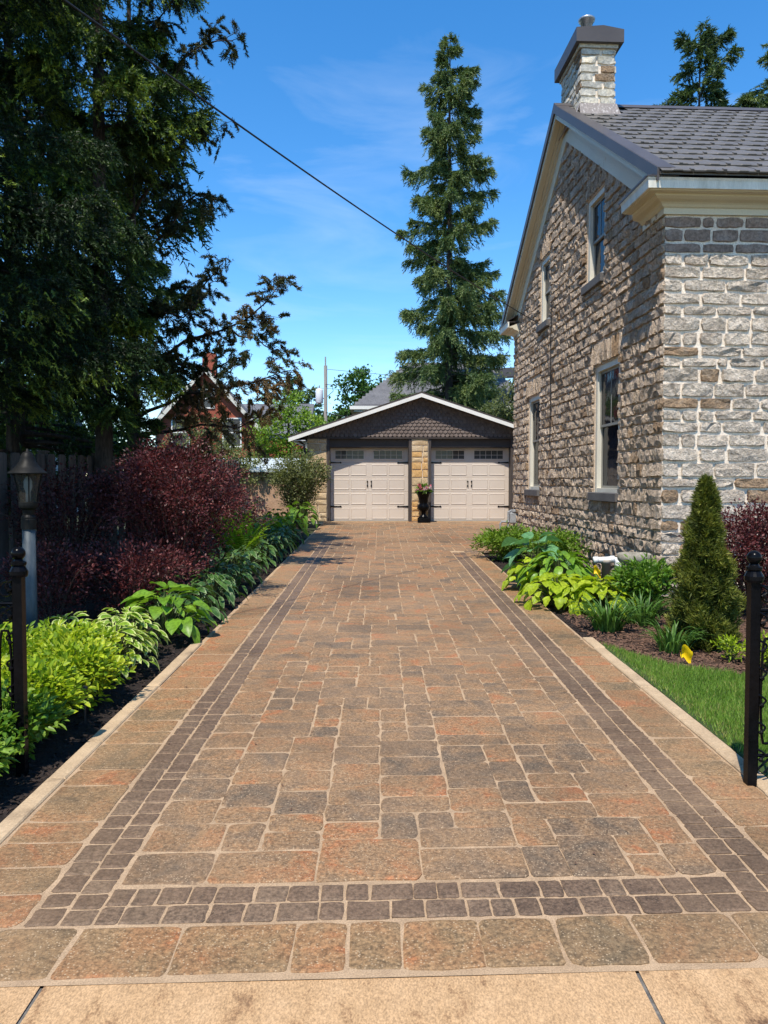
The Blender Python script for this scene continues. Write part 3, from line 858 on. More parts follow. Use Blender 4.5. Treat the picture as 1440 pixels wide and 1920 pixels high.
# windows of the gable wall
for wi, (u0, u1, z0, z1) in enumerate(WIN):
    up = wi >= 2
    cw = .085
    b = MB()   # casing, set back a little from the stone face
    X0, X1 = .015, .13
    b.box(X0, X1, u0, u0 + cw, z0 + .03, z1)
    b.box(X0, X1, u1 - cw, u1, z0 + .03, z1)
    b.box(X0 + .002, X1, u0 + cw, u1 - cw, z1 - cw, z1)
    b.box(X0 + .004, X1, u0 + cw, u1 - cw, z0 + .03, z0 + .09)
    win = b.build('window', M['casing'], house)
    a0, a1, b0, b1 = u0 + cw, u1 - cw, z0 + .09, z1 - cw
    zm = (b0 + b1) / 2 + (.0 if up else .06)
    for (sz0, sz1, xo) in ((b0, zm + .02, .085), (zm - .02, b1, .060)):
        s = MB(); t = .038
        s.box(xo, xo + .03, a0, a0 + t, sz0, sz1); s.box(xo, xo + .03, a1 - t, a1, sz0, sz1)
        s.box(xo + .001, xo + .03, a0 + t, a1 - t, sz0, sz0 + t); s.box(xo + .001, xo + .03, a0 + t, a1 - t, sz1 - t, sz1)
        if xo < .07 and (up or wi == 0 or wi == 1):
            s.box(xo + .006, xo + .024, (a0+a1)/2 - .009, (a0+a1)/2 + .009, sz0 + t, sz1 - t)
        s.build('sash', M['sash'], win)
        g = MB(); g.box(xo + .012, xo + .018, a0 + t - .004, a1 - t + .004, sz0 + t - .004, sz1 - t + .004)
        g.build('pane', M['glass'], win)
    # curtains
    c = MB(); nn = 30
    for (ca, cb) in (((a0, a0 + (a1-a0) * .40), (a1 - (a1-a0) * .26, a1)) if not up else ((a0, a0 + (a1-a0)*.3), (a1 - (a1-a0)*.45, a1))):
        vs = []
        for i in range(nn + 1):
            uu = ca + (cb - ca) * i / nn
            xo = .17 + .018 * math.sin(i * 1.9)
            vs += [(xo, uu, z0 + .05), (xo, uu, z1 - .05)]
        c.add(vs, [(2*i, 2*i+1, 2*i+3, 2*i+2) for i in range(nn)])
    c.build('curtain', M['curtain'], win)
    s = MB()
    sp = .07
    s.bbox(-.075, .20, u0 - .06 * (not up), u1 + sp, z0 - .10, z0 + .028, .008)
    s.build('sill', M['sill'], win)

# cornice with returns
PROF = [(0.0, 4.73), (.035, 4.73), (.035, 4.80), (.055, 4.81), (.075, 4.835), (.10, 4.85), (.16, 4.865), (.205, 4.885), (.215, 4.905), (.305, 4.905), (.315, 4.925)]
FASC = [(.315, 4.915), (.345, 4.915), (.352, 5.00), (.365, 5.03), (.315, 5.03)]
def sweep(prof, path, closed=True):
    """path: function of offset -> list of xy points"""
    b = MB(); k = len(prof)
    rows = [[(x, y, z) for (x, y) in path(o)] for o, z in prof]
    npt = len(rows[0])
    vs = [rows[i][j] for j in range(npt) for i in range(k)]
    fs = []
    for j in range(npt - 1):
        for i in range(k - (0 if closed else 1)):
            a, c = j*k + i, j*k + (i+1) % k
            fs.append((a, a + k, c + k, c))
    fs.append(tuple(range(k - 1, -1, -1))); fs.append(tuple((npt-1)*k + i for i in range(k)))
    b.add(vs, fs)
    return b
pathF = lambda o: [(-o, .62 - .10 * (o > .2)), (-o, -o), (9, -o)]
pathB = lambda o: [(9, UL + o), (-o * .8, UL + o), (-o * .8, UL - .55)]
for pth in (pathF, pathB):
    sweep(PROF + [(0.0, 5.02)], pth).build('cornice', M['cream'], house)
    sweep(FASC, pth).build('gutter', M['gutter'], house)
    # dark metal cap over the cornice return
    b = MB()
    p0 = pth(.37)
    if pth is pathF:
        b.prism([(-.372, .56, 5.036), (-.372, -.372, 5.036), (.0, -.372, 5.036), (.0, .56, 5.036)], (0, 0, .012))
        b.prism([(-.372, .58, 5.05), (-.372, -.30, 5.05), (-.02, -.10, 5.20), (-.02, .58, 5.20)], (0, 0, .012))
    else:
        b.prism([(-.30, UL - .5, 5.036), (-.30, UL + .37, 5.036), (.0, UL + .37, 5.036), (.0, UL - .5, 5.036)], (0, 0, .012))
        b.prism([(-.30, UL - .5, 5.05), (-.30, UL + .3, 5.05), (-.02, UL + .1, 5.20), (-.02, UL - .5, 5.20)], (0, 0, .012))
    b.build('return_cap', M['trim_metal'], house)

# rakes
RZ = lambda u: 5.045 + SL * (u + .40)          # underside of the roof on the front slope
PK = UL / 2
def rake(b, x0, x1, d0, d1, ua, m=0):
    """board along the rake of both slopes; d0, d1 = distances below the roof; ua = where it starts"""
    for sgn in (1, -1):
        f = (lambda u: u) if sgn == 1 else (lambda u: UL - u)
        poly = [(x0, f(ua), RZ(ua) - d1), (x0, f(PK), RZ(PK) - d1), (x0, f(PK), RZ(PK) - d0), (x0, f(ua), RZ(ua) - d0)]
        b.prism(poly, (x1 - x0, 0, 0), m)
b = MB()
rake(b, -.04, .0, .26, .54, .02)
rake(b, -.075, -.0, .19, .262, .02)
rake(b, -.12, -.0, .135, .192, .02)
b.build('rake_frieze', M['cream'], house)
b = MB()
rake(b, -.215, -.005, .10, .137, -.30)
rake(b, -.232, -.190, .0, .165, -.30)
b.build('bargeboard', M['cream'], house)
b = MB()
rake(b, -.262, -.236, -.075, .075, -.38)
rake(b, -.25, -.05, -.078, -.055, -.38)
b.build('rake_trim', M['trim_metal'], house)

# roof: underlay and single metal tiles
roof = MB()
for f in ((lambda u: u), (lambda u: UL - u)):
    roof.prism([(-.23, f(-.40), RZ(-.40)), (9.3, f(-.40), RZ(-.40)), (9.3, f(PK), RZ(PK)), (-.23, f(PK), RZ(PK))], (0, 0, .035))
roof_o = roof.build('roof', M['roof_metal'], house)
sl_ang = math.atan(SL); sl_len = (PK + .42) / math.cos(sl_ang)
nrow = 15; ex = sl_len / nrow
tw = .38
def tile_mesh(k):
    r = random.Random(100 + k)
    b = MB(); b.tint = r.random()
    w = tw - .004
    # local: x along eave, y up the slope, z out
    lip = .026 + r.uniform(-.003, .003)
    prof = [(-.012, .004), (-.012, lip - .006), (.006, lip), (.16, .022), (ex + .03, .004)]
    vs = []
    for x in (0, w * .34, w * .38, w * .64, w * .68, w):
        rise = .006 if (w*.36 < x < w*.66) else 0
        for (y, z) in prof: vs.append((x, y, z + rise))
    nx, ny = 6, len(prof)
    fs = [(i*ny+j, (i+1)*ny+j, (i+1)*ny+j+1, i*ny+j+1) for i in range(nx-1) for j in range(ny-1)]
    b.add(vs, fs)
    # interlock nub at the side lap
    b.box(w - .040, w - .004, -.018, .040, .008, lip + .012)
    return b.mesh('roof_tile', M['roof_metal'])
tms = [tile_mesh(k) for k in range(6)]
zt0 = RZ(-.42) + .036
tr = random.Random(3)
rest_t = MB()
for row in range(nrow):
    y0 = row * ex
    off = (row % 2) * tw * .5
    ncol = 0
    x = -.235 - off
    while x < 5.6:
        uu = -.42 + y0 * math.cos(sl_ang); zz = zt0 + y0 * math.sin(sl_ang)
        xs = x
        if x < -.235: x += tw; xs = -.235 if off else x - tw
        else: x += tw
        if chimney_hit := (uu > 3.25 and -.05 < xs < .55): continue
        obj('roof_tile', tms[tr.randrange(6)], roof_o, (xs, uu, zz + tr.uniform(-.002, .002)), (sl_ang, 0, tr.uniform(-.004, .004)))
for row in range(nrow):
    y0 = row * ex
    uu = -.42 + y0 * math.cos(sl_ang); zz = zt0 + y0 * math.sin(sl_ang)
    Mx = Matrix.Translation((5.6 + tw * .4, uu, zz)) @ Matrix.Rotation(sl_ang, 4, 'X')
    rest_t.box(0, 3.2, -.01, ex + .02, .0, .022, 0, Mx)
rest_t.build('far_tiles', M['roof_metal'], roof_o, kind='stuff')
b = MB()
b.prism([(-.26, PK - .16, RZ(PK) - .02), (-.26, PK, RZ(PK) + .10), (-.26, PK + .16, RZ(PK) - .02)], (9.5, 0, 0))
b.build('ridge_cap', M['trim_metal'], house)

# chimney
cx0, cx1, cu0, cu1 = .02, .60, 3.50, 4.62
b = MB(); b.box(cx0 + .02, cx1 - .02, cu0 + .02, cu1 - .02, 7.0, 8.62)
chim = b.build('chimney', M['mortar'], house)
z = 7.55
k = 0
faces = [(cx0, cx1, lambda s, o, z: (s, cu0 + .02 - o, z), False), (cu0, cu1, lambda s, o, z: (cx0 + .02 - o, s, z), True), (cu0, cu1, lambda s, o, z: (cx1 - .02 + o, s, z), False)]
while z < 8.55:
    h = sr.uniform(.10, .15)
    if z + h > 8.52: h = 8.60 - z
    for (a, c, fm, flip) in faces:
        p = a - .005
        cut = sr.uniform(.3, .7)
        while p < c - .001:
            w_ = sr.uniform(.2, .40)
            if c - p - w_ < .16: w_ = c + .005 - p
            b = MB(); rough_stone(b, p, p + w_, z, z + h, fm, sr, .03, 5, 3, .008)
            if flip: b.f = side_f(b.f)
            b.build('stone', M['chim_stone'] if sr.random() < .9 else M['stone_rust'], chim)
            p += w_
    z += h
b = MB()
b.box(cx0 - .03, cx1 + .03, cu0 - .03, cu1 + .03, 8.60, 8.68)
b.build('corbel', M['chim_stone'], chim)
b = MB()
o = .10
b.prism([(cx0 - o, cu0 - o, 8.655), (cx1 + o, cu0 - o, 8.655), (cx1 + o, cu0 - o, 8.86), ((cx0+cx1)/2 + .05, cu0 - o, 8.915), (cx0 - o, cu0 - o, 8.875)], (0, cu1 - cu0 + 2*o, 0))
b.build('chimney_cap', M['trim_metal'], chim)
b = MB(); fc = ((cx0+cx1)/2 - .10, (cu0+cu1)/2 - .25, 8.85)
b.lathe([(.085, 0), (.085, .33), (.13, .35), (.14, .38), (.13, .39), (.105, .385), (.10, .30)], 16, fc)
b.build('flue', M['steel'], chim, smooth=True)
b = MB()
b.prism([(cx0 - .04, cu0 - .16, 7.46), (cx1 + .05, cu0 - .16, 7.46), (cx1 + .02, cu0 - .012, 7.72), (cx0 - .02, cu0 - .012, 7.72)], (0, .012, .002))
b.prism([(cx0 - .10, cu0 - .16, 7.50), (cx0 - .012, cu0 - .03, 7.70), (cx0 - .012, cu1 + .03, 7.70), (cx0 - .10, cu1 + .16, 7.50)], (-.01, 0, .004))
b.build('flashing', M['flash'], chim)
# thin cable stapled down the gable wall
b = MB()
b.tube([(-.055, 4.86, 4.85), (-.06, 4.90, 4.2), (-.06, 4.88, 3.2), (-.06, 4.92, 2.2)], .008, 5)
b.build('wall_cable', M['cable'], house)

# ================================================================== GARAGE
GX, GY, GZ = 1.18, 22.0, gz(22.0)
gar = thing('garage', 'low two-door garage with brown scalloped gable at the end of the driveway', 'garage', (GX, GY, GZ))
# local x: -3.26 .. 3.26 ; front plane y=0 ; doors recessed
XL = -3.26
D1 = (-2.66, -.30); D2 = (.24, 2.62)
DH = 2.12; BH = 2.37
b = MB()
b.box(XL + .03, XL + .06, .03, 7, -.1, 2.5); b.box(-XL - .06, -XL - .03, .03, 7, -.1, 2.5); b.box(XL + .06, -XL - .06, 6.9, 7, -.1, 2.5)
b.box(XL + .03, D1[0], .03, .3, -.1, BH); b.box(D1[1], D2[0], .03, .3, -.1, BH); b.box(D2[1], -XL - .03, .03, .3, -.1, BH)
gw = b.build('wall', M['mortar'], gar)
def ashlar(b, x0, x1, z0, z1, y, r):
    w, h = x1 - x0, z1 - z0
    x0 += .006; x1 -= .006; z0 += .006; z1 -= .006
    nu, nv = 3, 2
    vs, fs = [], []
    for j in range(nv+1):
        for i in range(nu+1):
            on = i in (0, nu) or j in (0, nv)
            vs.append((x0 + (x1-x0)*i/nu + r.uniform(-.004, .004), y - (-.02 if on else r.uniform(.012, .028)), z0 + (z1-z0)*j/nv + r.uniform(-.003, .003)))
    for j in range(nv):
        for i in range(nu):
            k = j*(nu+1)+i; fs.append((k, k+1, k+nu+2, k+nu+1))
    # bevel ring: inner face vertices pushed close to the edge
    vs2 = []
    inner = [(x0 + .012, z0 + .012), (x1 - .012, z0 + .012), (x1 - .012, z1 - .012), (x0 + .012, z1 - .012)]
    outer = [(x0, z0), (x1, z0), (x1, z1), (x0, z1)]
    o = r.uniform(.014, .026)
    vs2 = [(x + r.uniform(-.004, .004), y - o + r.uniform(-.004, .004), z_ + r.uniform(-.004, .004)) for x, z_ in inner] + [(x, y + .02, z_) for x, z_ in outer]
    cx, cz = (x0+x1)/2 + r.uniform(-.05, .05), (z0+z1)/2 + r.uniform(-.02, .02)
    vs2.append((cx, y - o - r.uniform(.004, .014), cz))
    fs2 = [(0, 1, 8), (1, 2, 8), (2, 3, 8), (3, 0, 8)] + [(4+i, 4+(i+1) % 4, (i+1) % 4, i) for i in range(4)]
    b.tint = r.random()
    b.add(vs2, fs2)
gr = random.Random(31)
for (x0, x1, gold) in ((XL, D1[0] - .03, .0), (D1[1] + .03, D2[0] - .03, .55), (D2[1] + .03, -XL, .1)):
    z = 0.0
    while z < BH - .02:
        h = gr.uniform(.12, .25)
        if BH - z - h < .08: h = BH - z
        two = gr.random() < (.55 if x1 - x0 < .7 else .8)
        cuts = [x0, x0 + (x1-x0) * gr.uniform(.3, .7), x1] if two else [x0, x1]
        for a, c in zip(cuts[:-1], cuts[1:]):
            b = MB(); ashlar(b, a, c, z, z + h, .02, gr)
            b.build('stone', M['lime_gold'] if gr.random() < gold else M['lime'], gw)
        z += h
# jambs and dark header
b = MB()
for d in (D1, D2):
    b.box(d[0] - .03, d[0] + .05, .0, .26, 0, BH - .002)
    b.box(d[1] - .05, d[1] + .03, .0, .26, 0, BH - .002)
    b.box(d[0] + .05, d[1] - .05, .10, .26, DH, BH - .002)
    b.box(d[0] + .05, d[1] - .05, .085, .10, DH + .01, DH + .035)
b.build('door_surround', M['dark_wood'], gar)

def garage_door(x0, x1):
    b = MB()
    y = .30
    zsec = [0.0, .43, .85, 1.27, 1.69, DH]
    for i in range(5):
        b.bbox(x0, x1, y, y + .05, zsec[i] + .002, zsec[i+1] - .002, .006)
    door = b.build('garage_door', M['door'], gar)
    W = x1 - x0
    c0 = [x0 + W*f for f in (.045, .265, .535, .755)]
    pw = W * .19
    for i in range(4):
        for x in c0:
            p = MB()
            z0, z1 = zsec[i] + .075, zsec[i+1] - .065
            # raised frame of a pressed panel with a field inside
            p.prism([(x, y - .001, z0), (x + pw, y - .001, z0), (x + pw, y - .001, z1), (x, y - .001, z1)], (0, .004, 0))
            q = [(x, z0), (x + pw, z0), (x + pw, z1), (x, z1)]
            s1 = [(x - .012, z0 - .012), (x + pw + .012, z0 - .012), (x + pw + .012, z1 + .012), (x - .012, z1 + .012)]
            s2 = [(x + .014, z0 + .014), (x + pw - .014, z0 + .014), (x + pw - .014, z1 - .014), (x + .014, z1 - .014)]
            vs = [(a, y - .0005, c) for a, c in s1] + [(a, y - .013, c) for a, c in q] + [(a, y - .006, c) for a, c in s2]
            fs = [(k, (k+1) % 4, 4+(k+1) % 4, 4+k) for k in range(4)] + [(4+k, 4+(k+1) % 4, 8+(k+1) % 4, 8+k) for k in range(4)] + [(8, 9, 10, 11)]
            p.add(vs, fs)
            p.build('panel', M['door'], door)
    for (a, c) in ((x0 + W*.05, x0 + W*.44), (x0 + W*.545, x0 + W*.935)):
        z0, z1 = zsec[4] + .085, DH - .05
        f = MB(); t = .028
        f.box(a, c, y - .022, y + .002, z0, z0 + t); f.box(a, c, y - .022, y + .002, z1 - t, z1)
        f.box(a, a + t, y - .022, y + .002, z0 + t, z1 - t); f.box(c - t, c, y - .022, y + .002, z0 + t, z1 - t)
        wn_ = f.build('window', M['door'], door)
        g = MB(); g.box(a + t - .002, c - t + .002, y - .004, y - .0015, z0 + t - .002, z1 - t + .002); g.build('pane', M['glass_dark'], door)
        mtt = MB()
        zm = (z0 + z1) / 2 - .01
        mtt.box(a + t, c - t, y - .011, y - .005, zm - .005, zm + .005)
        for k in range(1, 5):
            xx = a + t + (c - a - 2*t) * k / 5
            mtt.box(xx - .005, xx + .005, y - .0115, y - .0055, z0 + t, z1 - t)
        mtt.build('muntin', M['door'], door)
    for z in (zsec[1] - .005, zsec[4] + .005):
        for s, xe in ((1, x0 + .005), (-1, x1 - .005)):
            h = MB()
            h.prism([(xe, y - .018, z - .022), (xe + s*.27, y - .018, z - .010), (xe + s*.27, y - .018, z + .010), (xe, y - .018, z + .022)] if s > 0 else
                    [(xe, y - .018, z - .022), (xe, y - .018, z + .022), (xe + s*.27, y - .018, z + .010), (xe + s*.27, y - .018, z - .010)], (0, .010, 0))
            h.prism([(xe + s*.285 + .03*math.cos(t_), y - .018, z + .024*math.sin(t_)) for t_ in [k*math.pi/4 for k in range(8)]], (0, .010, 0))
            h.build('strap_hinge', M['iron'], door)
    xm = (x0 + x1) / 2
    for s in (-1, 1):
        h = MB(); xx = xm + s * .055
        for zz in (1.02, 1.15):
            h.prism([(xx + .022*math.cos(t_), y - .016, zz + .028*math.sin(t_)) for t_ in [k*math.pi/4 for k in range(8)]], (0, .010, 0))
        h.tube([(xx, y - .018, 1.0), (xx, y - .045, 1.04), (xx, y - .045, 1.13), (xx, y - .018, 1.17)], .008, 6)
        h.build('handle', M['iron'], door)
garage_door(D1[0] + .055, D1[1] - .055)
garage_door(D2[0] + .055, D2[1] - .055)

# gable with fish-scale shingles
ZP = 3.16           # masonry/gable peak under the roof
HS = .335           # garage roof slope
b = MB()
b.prism([(-3.4, .02, BH), (3.4, .02, BH), (.0, .02, BH + 3.4 * HS)], (0, .2, 0))
b.box(XL, -XL, -.03, .06, BH + .001, BH + .04)
b.build('gable', M['dark_wood'], gar)
shm = MB()
sw, se = .125, .098
for row in range(13):
    z = BH + .04 + row * se
    off = (row % 2) * sw / 2
    half = (BH + 3.4*HS - z) / HS - .10
    k = -math.floor((half) / sw) - 1
    while k * sw + off < half:
        x = k * sw + off
        if abs(x) < half:
            y = -.022
            a = sw / 2 - .004
            pts = []
            for q in range(7):
                an = math.pi + math.pi * q / 6
                pts.append((x + a * math.cos(an), y - .008 + gr.uniform(-.003, .003), z + .062 + .058 * math.sin(an)))
            pts += [(x + a, y + .022, z + se + .05), (x - a, y + .022, z + se + .05)]
            shm.tint = gr.random()
            n = len(pts)
            vs = pts + [(p[0], p[1] + .014, p[2]) for p in pts]
            shm.add(vs, [tuple(range(n))] + [(i, n+i, n+(i+1) % n, (i+1) % n) for i in range(n)])
        k += 1
shm.build('scalloped_shingles', M['shingle'], gar, kind='stuff')
# roof
ov = .27
EXL = -3.74
zr = lambda x: BH + 3.4*HS + .06 - HS * abs(x)
b = MB()
for s in (1, -1):
    b.prism([(0, -ov, zr(0)), (s*3.74, -ov, zr(3.74)), (s*3.74, -ov, zr(3.74) + .075), (0, -ov, zr(0) + .075)] if s < 0 else
            [(0, -ov, zr(0)), (0, -ov, zr(0) + .075), (s*3.74, -ov, zr(3.74) + .075), (s*3.74, -ov, zr(3.74))], (0, 7.6, 0))
groof = b.build('roof', M['asphalt_roof'], gar)
b = MB()
for s in (1, -1):
    q = [(0, -ov - .016, zr(0) + .062), (s*3.76, -ov - .016, zr(3.76) + .062), (s*3.76, -ov - .016, zr(3.76) + .112), (0, -ov - .016, zr(0) + .112)]
    b.prism(q if s > 0 else q[::-1], (0, .05, 0))
b.build('drip_edge', M['dark_wood'], groof)
b = MB()
for s in (1, -1):
    q = [(0, -ov - .026, zr(0) - .045), (s*3.75, -ov - .026, zr(3.75) - .045), (s*3.75, -ov - .026, zr(3.75) + .060), (0, -ov - .026, zr(0) + .060)]
    b.prism(q if s > 0 else q[::-1], (0, .024, 0))
b.build('fascia', M['white'], groof)
b = MB()
for s in (1, -1):
    q = [(0.0, -ov, zr(0) - .008), (s*3.70, -ov, zr(3.70) - .008), (s*3.70, -ov, zr(3.70) - .001), (0, -ov, zr(0) - .001)]
    b.prism(q if s > 0 else q[::-1], (0, ov - .03, 0))
    b.box(min(s*3.28, s*3.70), max(s*3.28, s*3.70), -ov + .01, 7.2, zr(3.70) - .03, zr(3.70) - .012)
b.build('soffit', M['siding'], groof)
b = MB()
b.tube([(-3.50, -.05, zr(3.6) - .05), (-3.34, -.02, 2.20), (-3.32, .0, 2.0), (-3.32, .0, .1)], .035, 6)
b.build('downspout', M['dark_wood'], gar)

# urn between the doors
ux, uy = 1.235, 21.62
urn = thing('garden_urn', 'black cast iron urn on a square foot between the two garage doors', 'urn', (ux, uy, gz(uy)))
b = MB(); b.bbox(-.17, .17, -.17, .17, 0, .14, .015); b.build('pedestal', M['iron'], urn)
b = MB()
b.lathe([(.14, .14), (.13, .17), (.075, .21), (.065, .26), (.09, .31), (.15, .36), (.175, .42), (.17, .48), (.12, .53), (.125, .56), (.15, .70), (.19, .80), (.235, .84), (.235, .865), (.19, .86), (.17, .80)], 20)
b.build('bowl', M['iron'], urn, smooth=True)
r = np.random.default_rng(8)
fl = thing('potted_flowers', 'pink and white flowers with green leaves growing in the black urn', 'flowers', (ux, uy, gz(uy) + .82))
def blob_leaves(n, rad, zc, zs, L, W, r):
    d = unit(r.normal(size=(n, 3))); d[:, 2] = np.abs(d[:, 2])
    P = d * rad * (r.random((n, 1)) ** .4) * np.array([1, 1, zs]) + np.array([0, 0, zc])
    V, F = leaf_arrays(P, d + r.normal(0, .5, (n, 3)), unit(np.array([[0, 0, 1.0]]) + r.normal(0, .4, (n, 3))), r.uniform(*L, n), r.uniform(*W, n))
    return V, F, np.repeat(r.random(n), 6)
V, F, t = blob_leaves(260, .22, .02, 1.0, (.07, .13), (.025, .05), r)
obj('foliage', np_mesh('foliage', V, F, M['lf_green'], t), fl)
for k in range(12):
    a = k * 2.4; rr = .10 + .13 * r.random()
    px, py, pz = rr*math.cos(a), -abs(rr*math.sin(a)) * .9, .08 + .16 * r.random()
    n = 22
    d = unit(r.normal(size=(n, 3)))
    V, F = leaf_arrays(np.array([[px, py, pz]]) + d * .012, d, unit(r.normal(size=(n, 3))), .05, .04)
    obj('flower', np_mesh('flower', V, F, M['petal'], np.full(len(V), .05 + .9 * (k % 3) / 2)), fl)
b = MB()
for k in range(14):
    a = k * 2.1; b.tube([(0, 0, -.05), (.08*math.cos(a), .08*math.sin(a), .12), (.16*math.cos(a), .16*math.sin(a), .2 + .1 * (k % 3))], [.006, .005, .003], 4)
b.build('stem', M['stem'], fl)

# gas meter against the house wall
gmx, gmy = 3.02, 17.1
gm = thing('gas_meter', 'grey gas meter with bent pipes against the far end of the stone gable wall', 'gas meter', (gmx, gmy, gz(gmy)))
b = MB(); b.bbox(-.13, .09, -.10, .10, .30, .56, .03); b.lathe([(.09, .0), (.10, .02), (.10, .06), (.0, .07)], 12, (-.02, -.02, .55)); b.build('meter_body', M['grey_pipe'], gm)
b = MB(); b.tube([(-.16, -.04, -.05), (-.16, -.04, .50), (-.16, -.04, .56), (-.08, -.04, .60)], .022, 8); b.build('inlet_pipe', M['grey_pipe'], gm)
b = MB(); b.tube([(.06, .02, .56), (.06, .02, .68), (.18, .02, .70), (.2, .02, .64), (.2, .02, -.05)], .022, 8)
b.tube([(-.34, -.06, -.05), (-.34, -.06, .30), (-.31, -.06, .345), (-.15, -.06, .345)], .022, 8); b.build('outlet_pipe', M['grey_pipe'], gm)
b = MB(); b.lathe([(.0, 0), (.075, .01), (.085, .03), (.075, .05), (.0, .06)], 14, (.12, -.06, .66)); b.build('regulator', M['steel'], gm, smooth=True)

# pipes and bird bath at the house corner
pz = gz(9.55)
pp = thing('vent_pipe', 'tan upright pipe with white plastic elbow beside the house corner', 'pipe', (2.83, 9.55, pz))
b = MB(); b.lathe([(.055, -.05), (.055, .36), (.06, .36), (.06, .40), (.052, .41)], 16); b.build('upright_pipe', M['tan_pipe'], pp, smooth=True)
b = MB(); b.tube([(-.15, 0, .40), (.09, 0, .41), (.125, -.01, .40), (.14, -.02, .36), (.14, -.03, .24)], [.036, .036, .040, .042, .042], 12)
b.tube([(-.16, 0, .40), (-.10, 0, .402)], .043, 12); b.tube([(.05, 0, .41), (.10, -.004, .412)], .044, 12); b.build('elbow_pipe', M['pvc'], pp, smooth=True)
bb_ = thing('bird_bath', 'round weathered stone bird bath beside the house corner behind the green bush', 'bird bath', (2.95, 8.85, gz(8.85) + .03))
b = MB(); b.lathe([(.13, 0), (.13, .05), (.075, .09), (.065, .30), (.09, .40)], 18); b.build('pedestal', M['basin'], bb_, smooth=True)
b = MB(); b.lathe([(.08, .40), (.16, .42), (.19, .46), (.195, .525), (.175, .535), (.155, .50), (.10, .475), (.0, .47)], 24, cap=False); b.build('bowl', M['basin'], bb_, smooth=True)

# utility flags
def flag(x, y, rz, label, s, h):
    t = thing('marker_flag', label, 'flag', (x, y, gz(y)), rz, 'yellow marker flags')
    b = MB(); b.tube([(0, 0, -.05), (.005, 0, h * .6), (0, 0, h + .01)], .0025, 5); b.build('wire', M['black'], t)
    b = MB()
    vs = []
    n = 6
    for i in range(n + 1):
        for j in range(n + 1):
            fx, fz = i / n, j / n
            vs.append((fx * s * .85 + .004, .022 * math.sin(fx*3.6 + fz*2.0) * fx + .012 * math.sin(5*fz), h - s + fz * s - fx * s * .30 + .02 * math.sin(fx * 5)))
    fs = [(i*(n+1)+j, (i+1)*(n+1)+j, (i+1)*(n+1)+j+1, i*(n+1)+j+1) for i in range(n) for j in range(n)]
    b.add(vs, fs); b.build('flag_sheet', M['flag'], t, smooth=True)
flag(2.40, 6.06, .3, 'bright yellow marker flag at the edge of the lawn near the small daylily', .105, .14)
flag(2.56, 9.15, -.5, 'yellow orange marker flag by the tan pipe above the lime green plants', .10, .38)

# small black stake light on the sunlit side
st = thing('garden_stake', 'small black garden stake light among the yellow green shrubs by the paving', 'garden light', (-1.83, 4.72, gz(4.72)))
b = MB(); b.tube([(0, 0, -.1), (.0, 0, .12)], .009, 8); b.build('spike', M['black'], st)
b = MB(); b.lathe([(.012, .12), (.016, .125), (.016, .185), (.020, .19), (.020, .20), (.004, .21)], 12); b.build('light_head', M['black'], st, smooth=True)

# ================================================================== LAMP POST
lx_, ly_ = -2.945, 6.45
lp = thing('lamp_post', 'grey blue lamp post with a black flared cap lantern in front of the dark bushes', 'lamp post', (lx_, ly_, gz(ly_) - .20))
b = MB(); b.lathe([(.058, 0), (.056, .6), (.052, 1.24)], 20); b.build('post', M['post_grey'], lp, smooth=True)
b = MB(); b.lathe([(.060, 1.24), (.060, 1.32), (.057, 1.325), (.057, 1.34), (.045, 1.36), (.050, 1.40), (.070, 1.42), (.075, 1.44)], 20); b.build('collar', M['lamp_cap'], lp, smooth=False)
lan = MB(); lan.lathe([(.075, 1.44), (.075, 1.465), (.068, 1.47)], 20)
lant = lan.build('lantern', M['lamp_cap'], lp)
b = MB()
b.lathe([(.066, 1.468), (.070, 1.52), (.085, 1.62), (.105, 1.70)], 20, cap=False); b.build('lamp_glass', M['lamp_glass'], lant, smooth=True)
b = MB()
for k in range(4):
    a = k * math.pi / 2 + .5
    b.tube([(.069*math.cos(a), .069*math.sin(a), 1.468), (.075*math.cos(a), .075*math.sin(a), 1.54), (.110*math.cos(a), .110*math.sin(a), 1.71)], .006, 5)
b.build('lantern_frame', M['lamp_cap'], lant)
b = MB(); b.lathe([(.02, 1.47), (.02, 1.55), (.034, 1.59), (.034, 1.64), (.015, 1.68)], 12); b.build('bulb', M['white'], lant, smooth=True)
b = MB(); b.lathe([(.150, 1.700), (.157, 1.708), (.150, 1.716), (.115, 1.745), (.085, 1.775), (.082, 1.785), (.066, 1.80), (.058, 1.835), (.045, 1.87), (.030, 1.885), (.012, 1.89), (.010, 1.91), (.0, 1.915)], 24)
b.build('lamp_cap', M['lamp_cap'], lp, smooth=True)

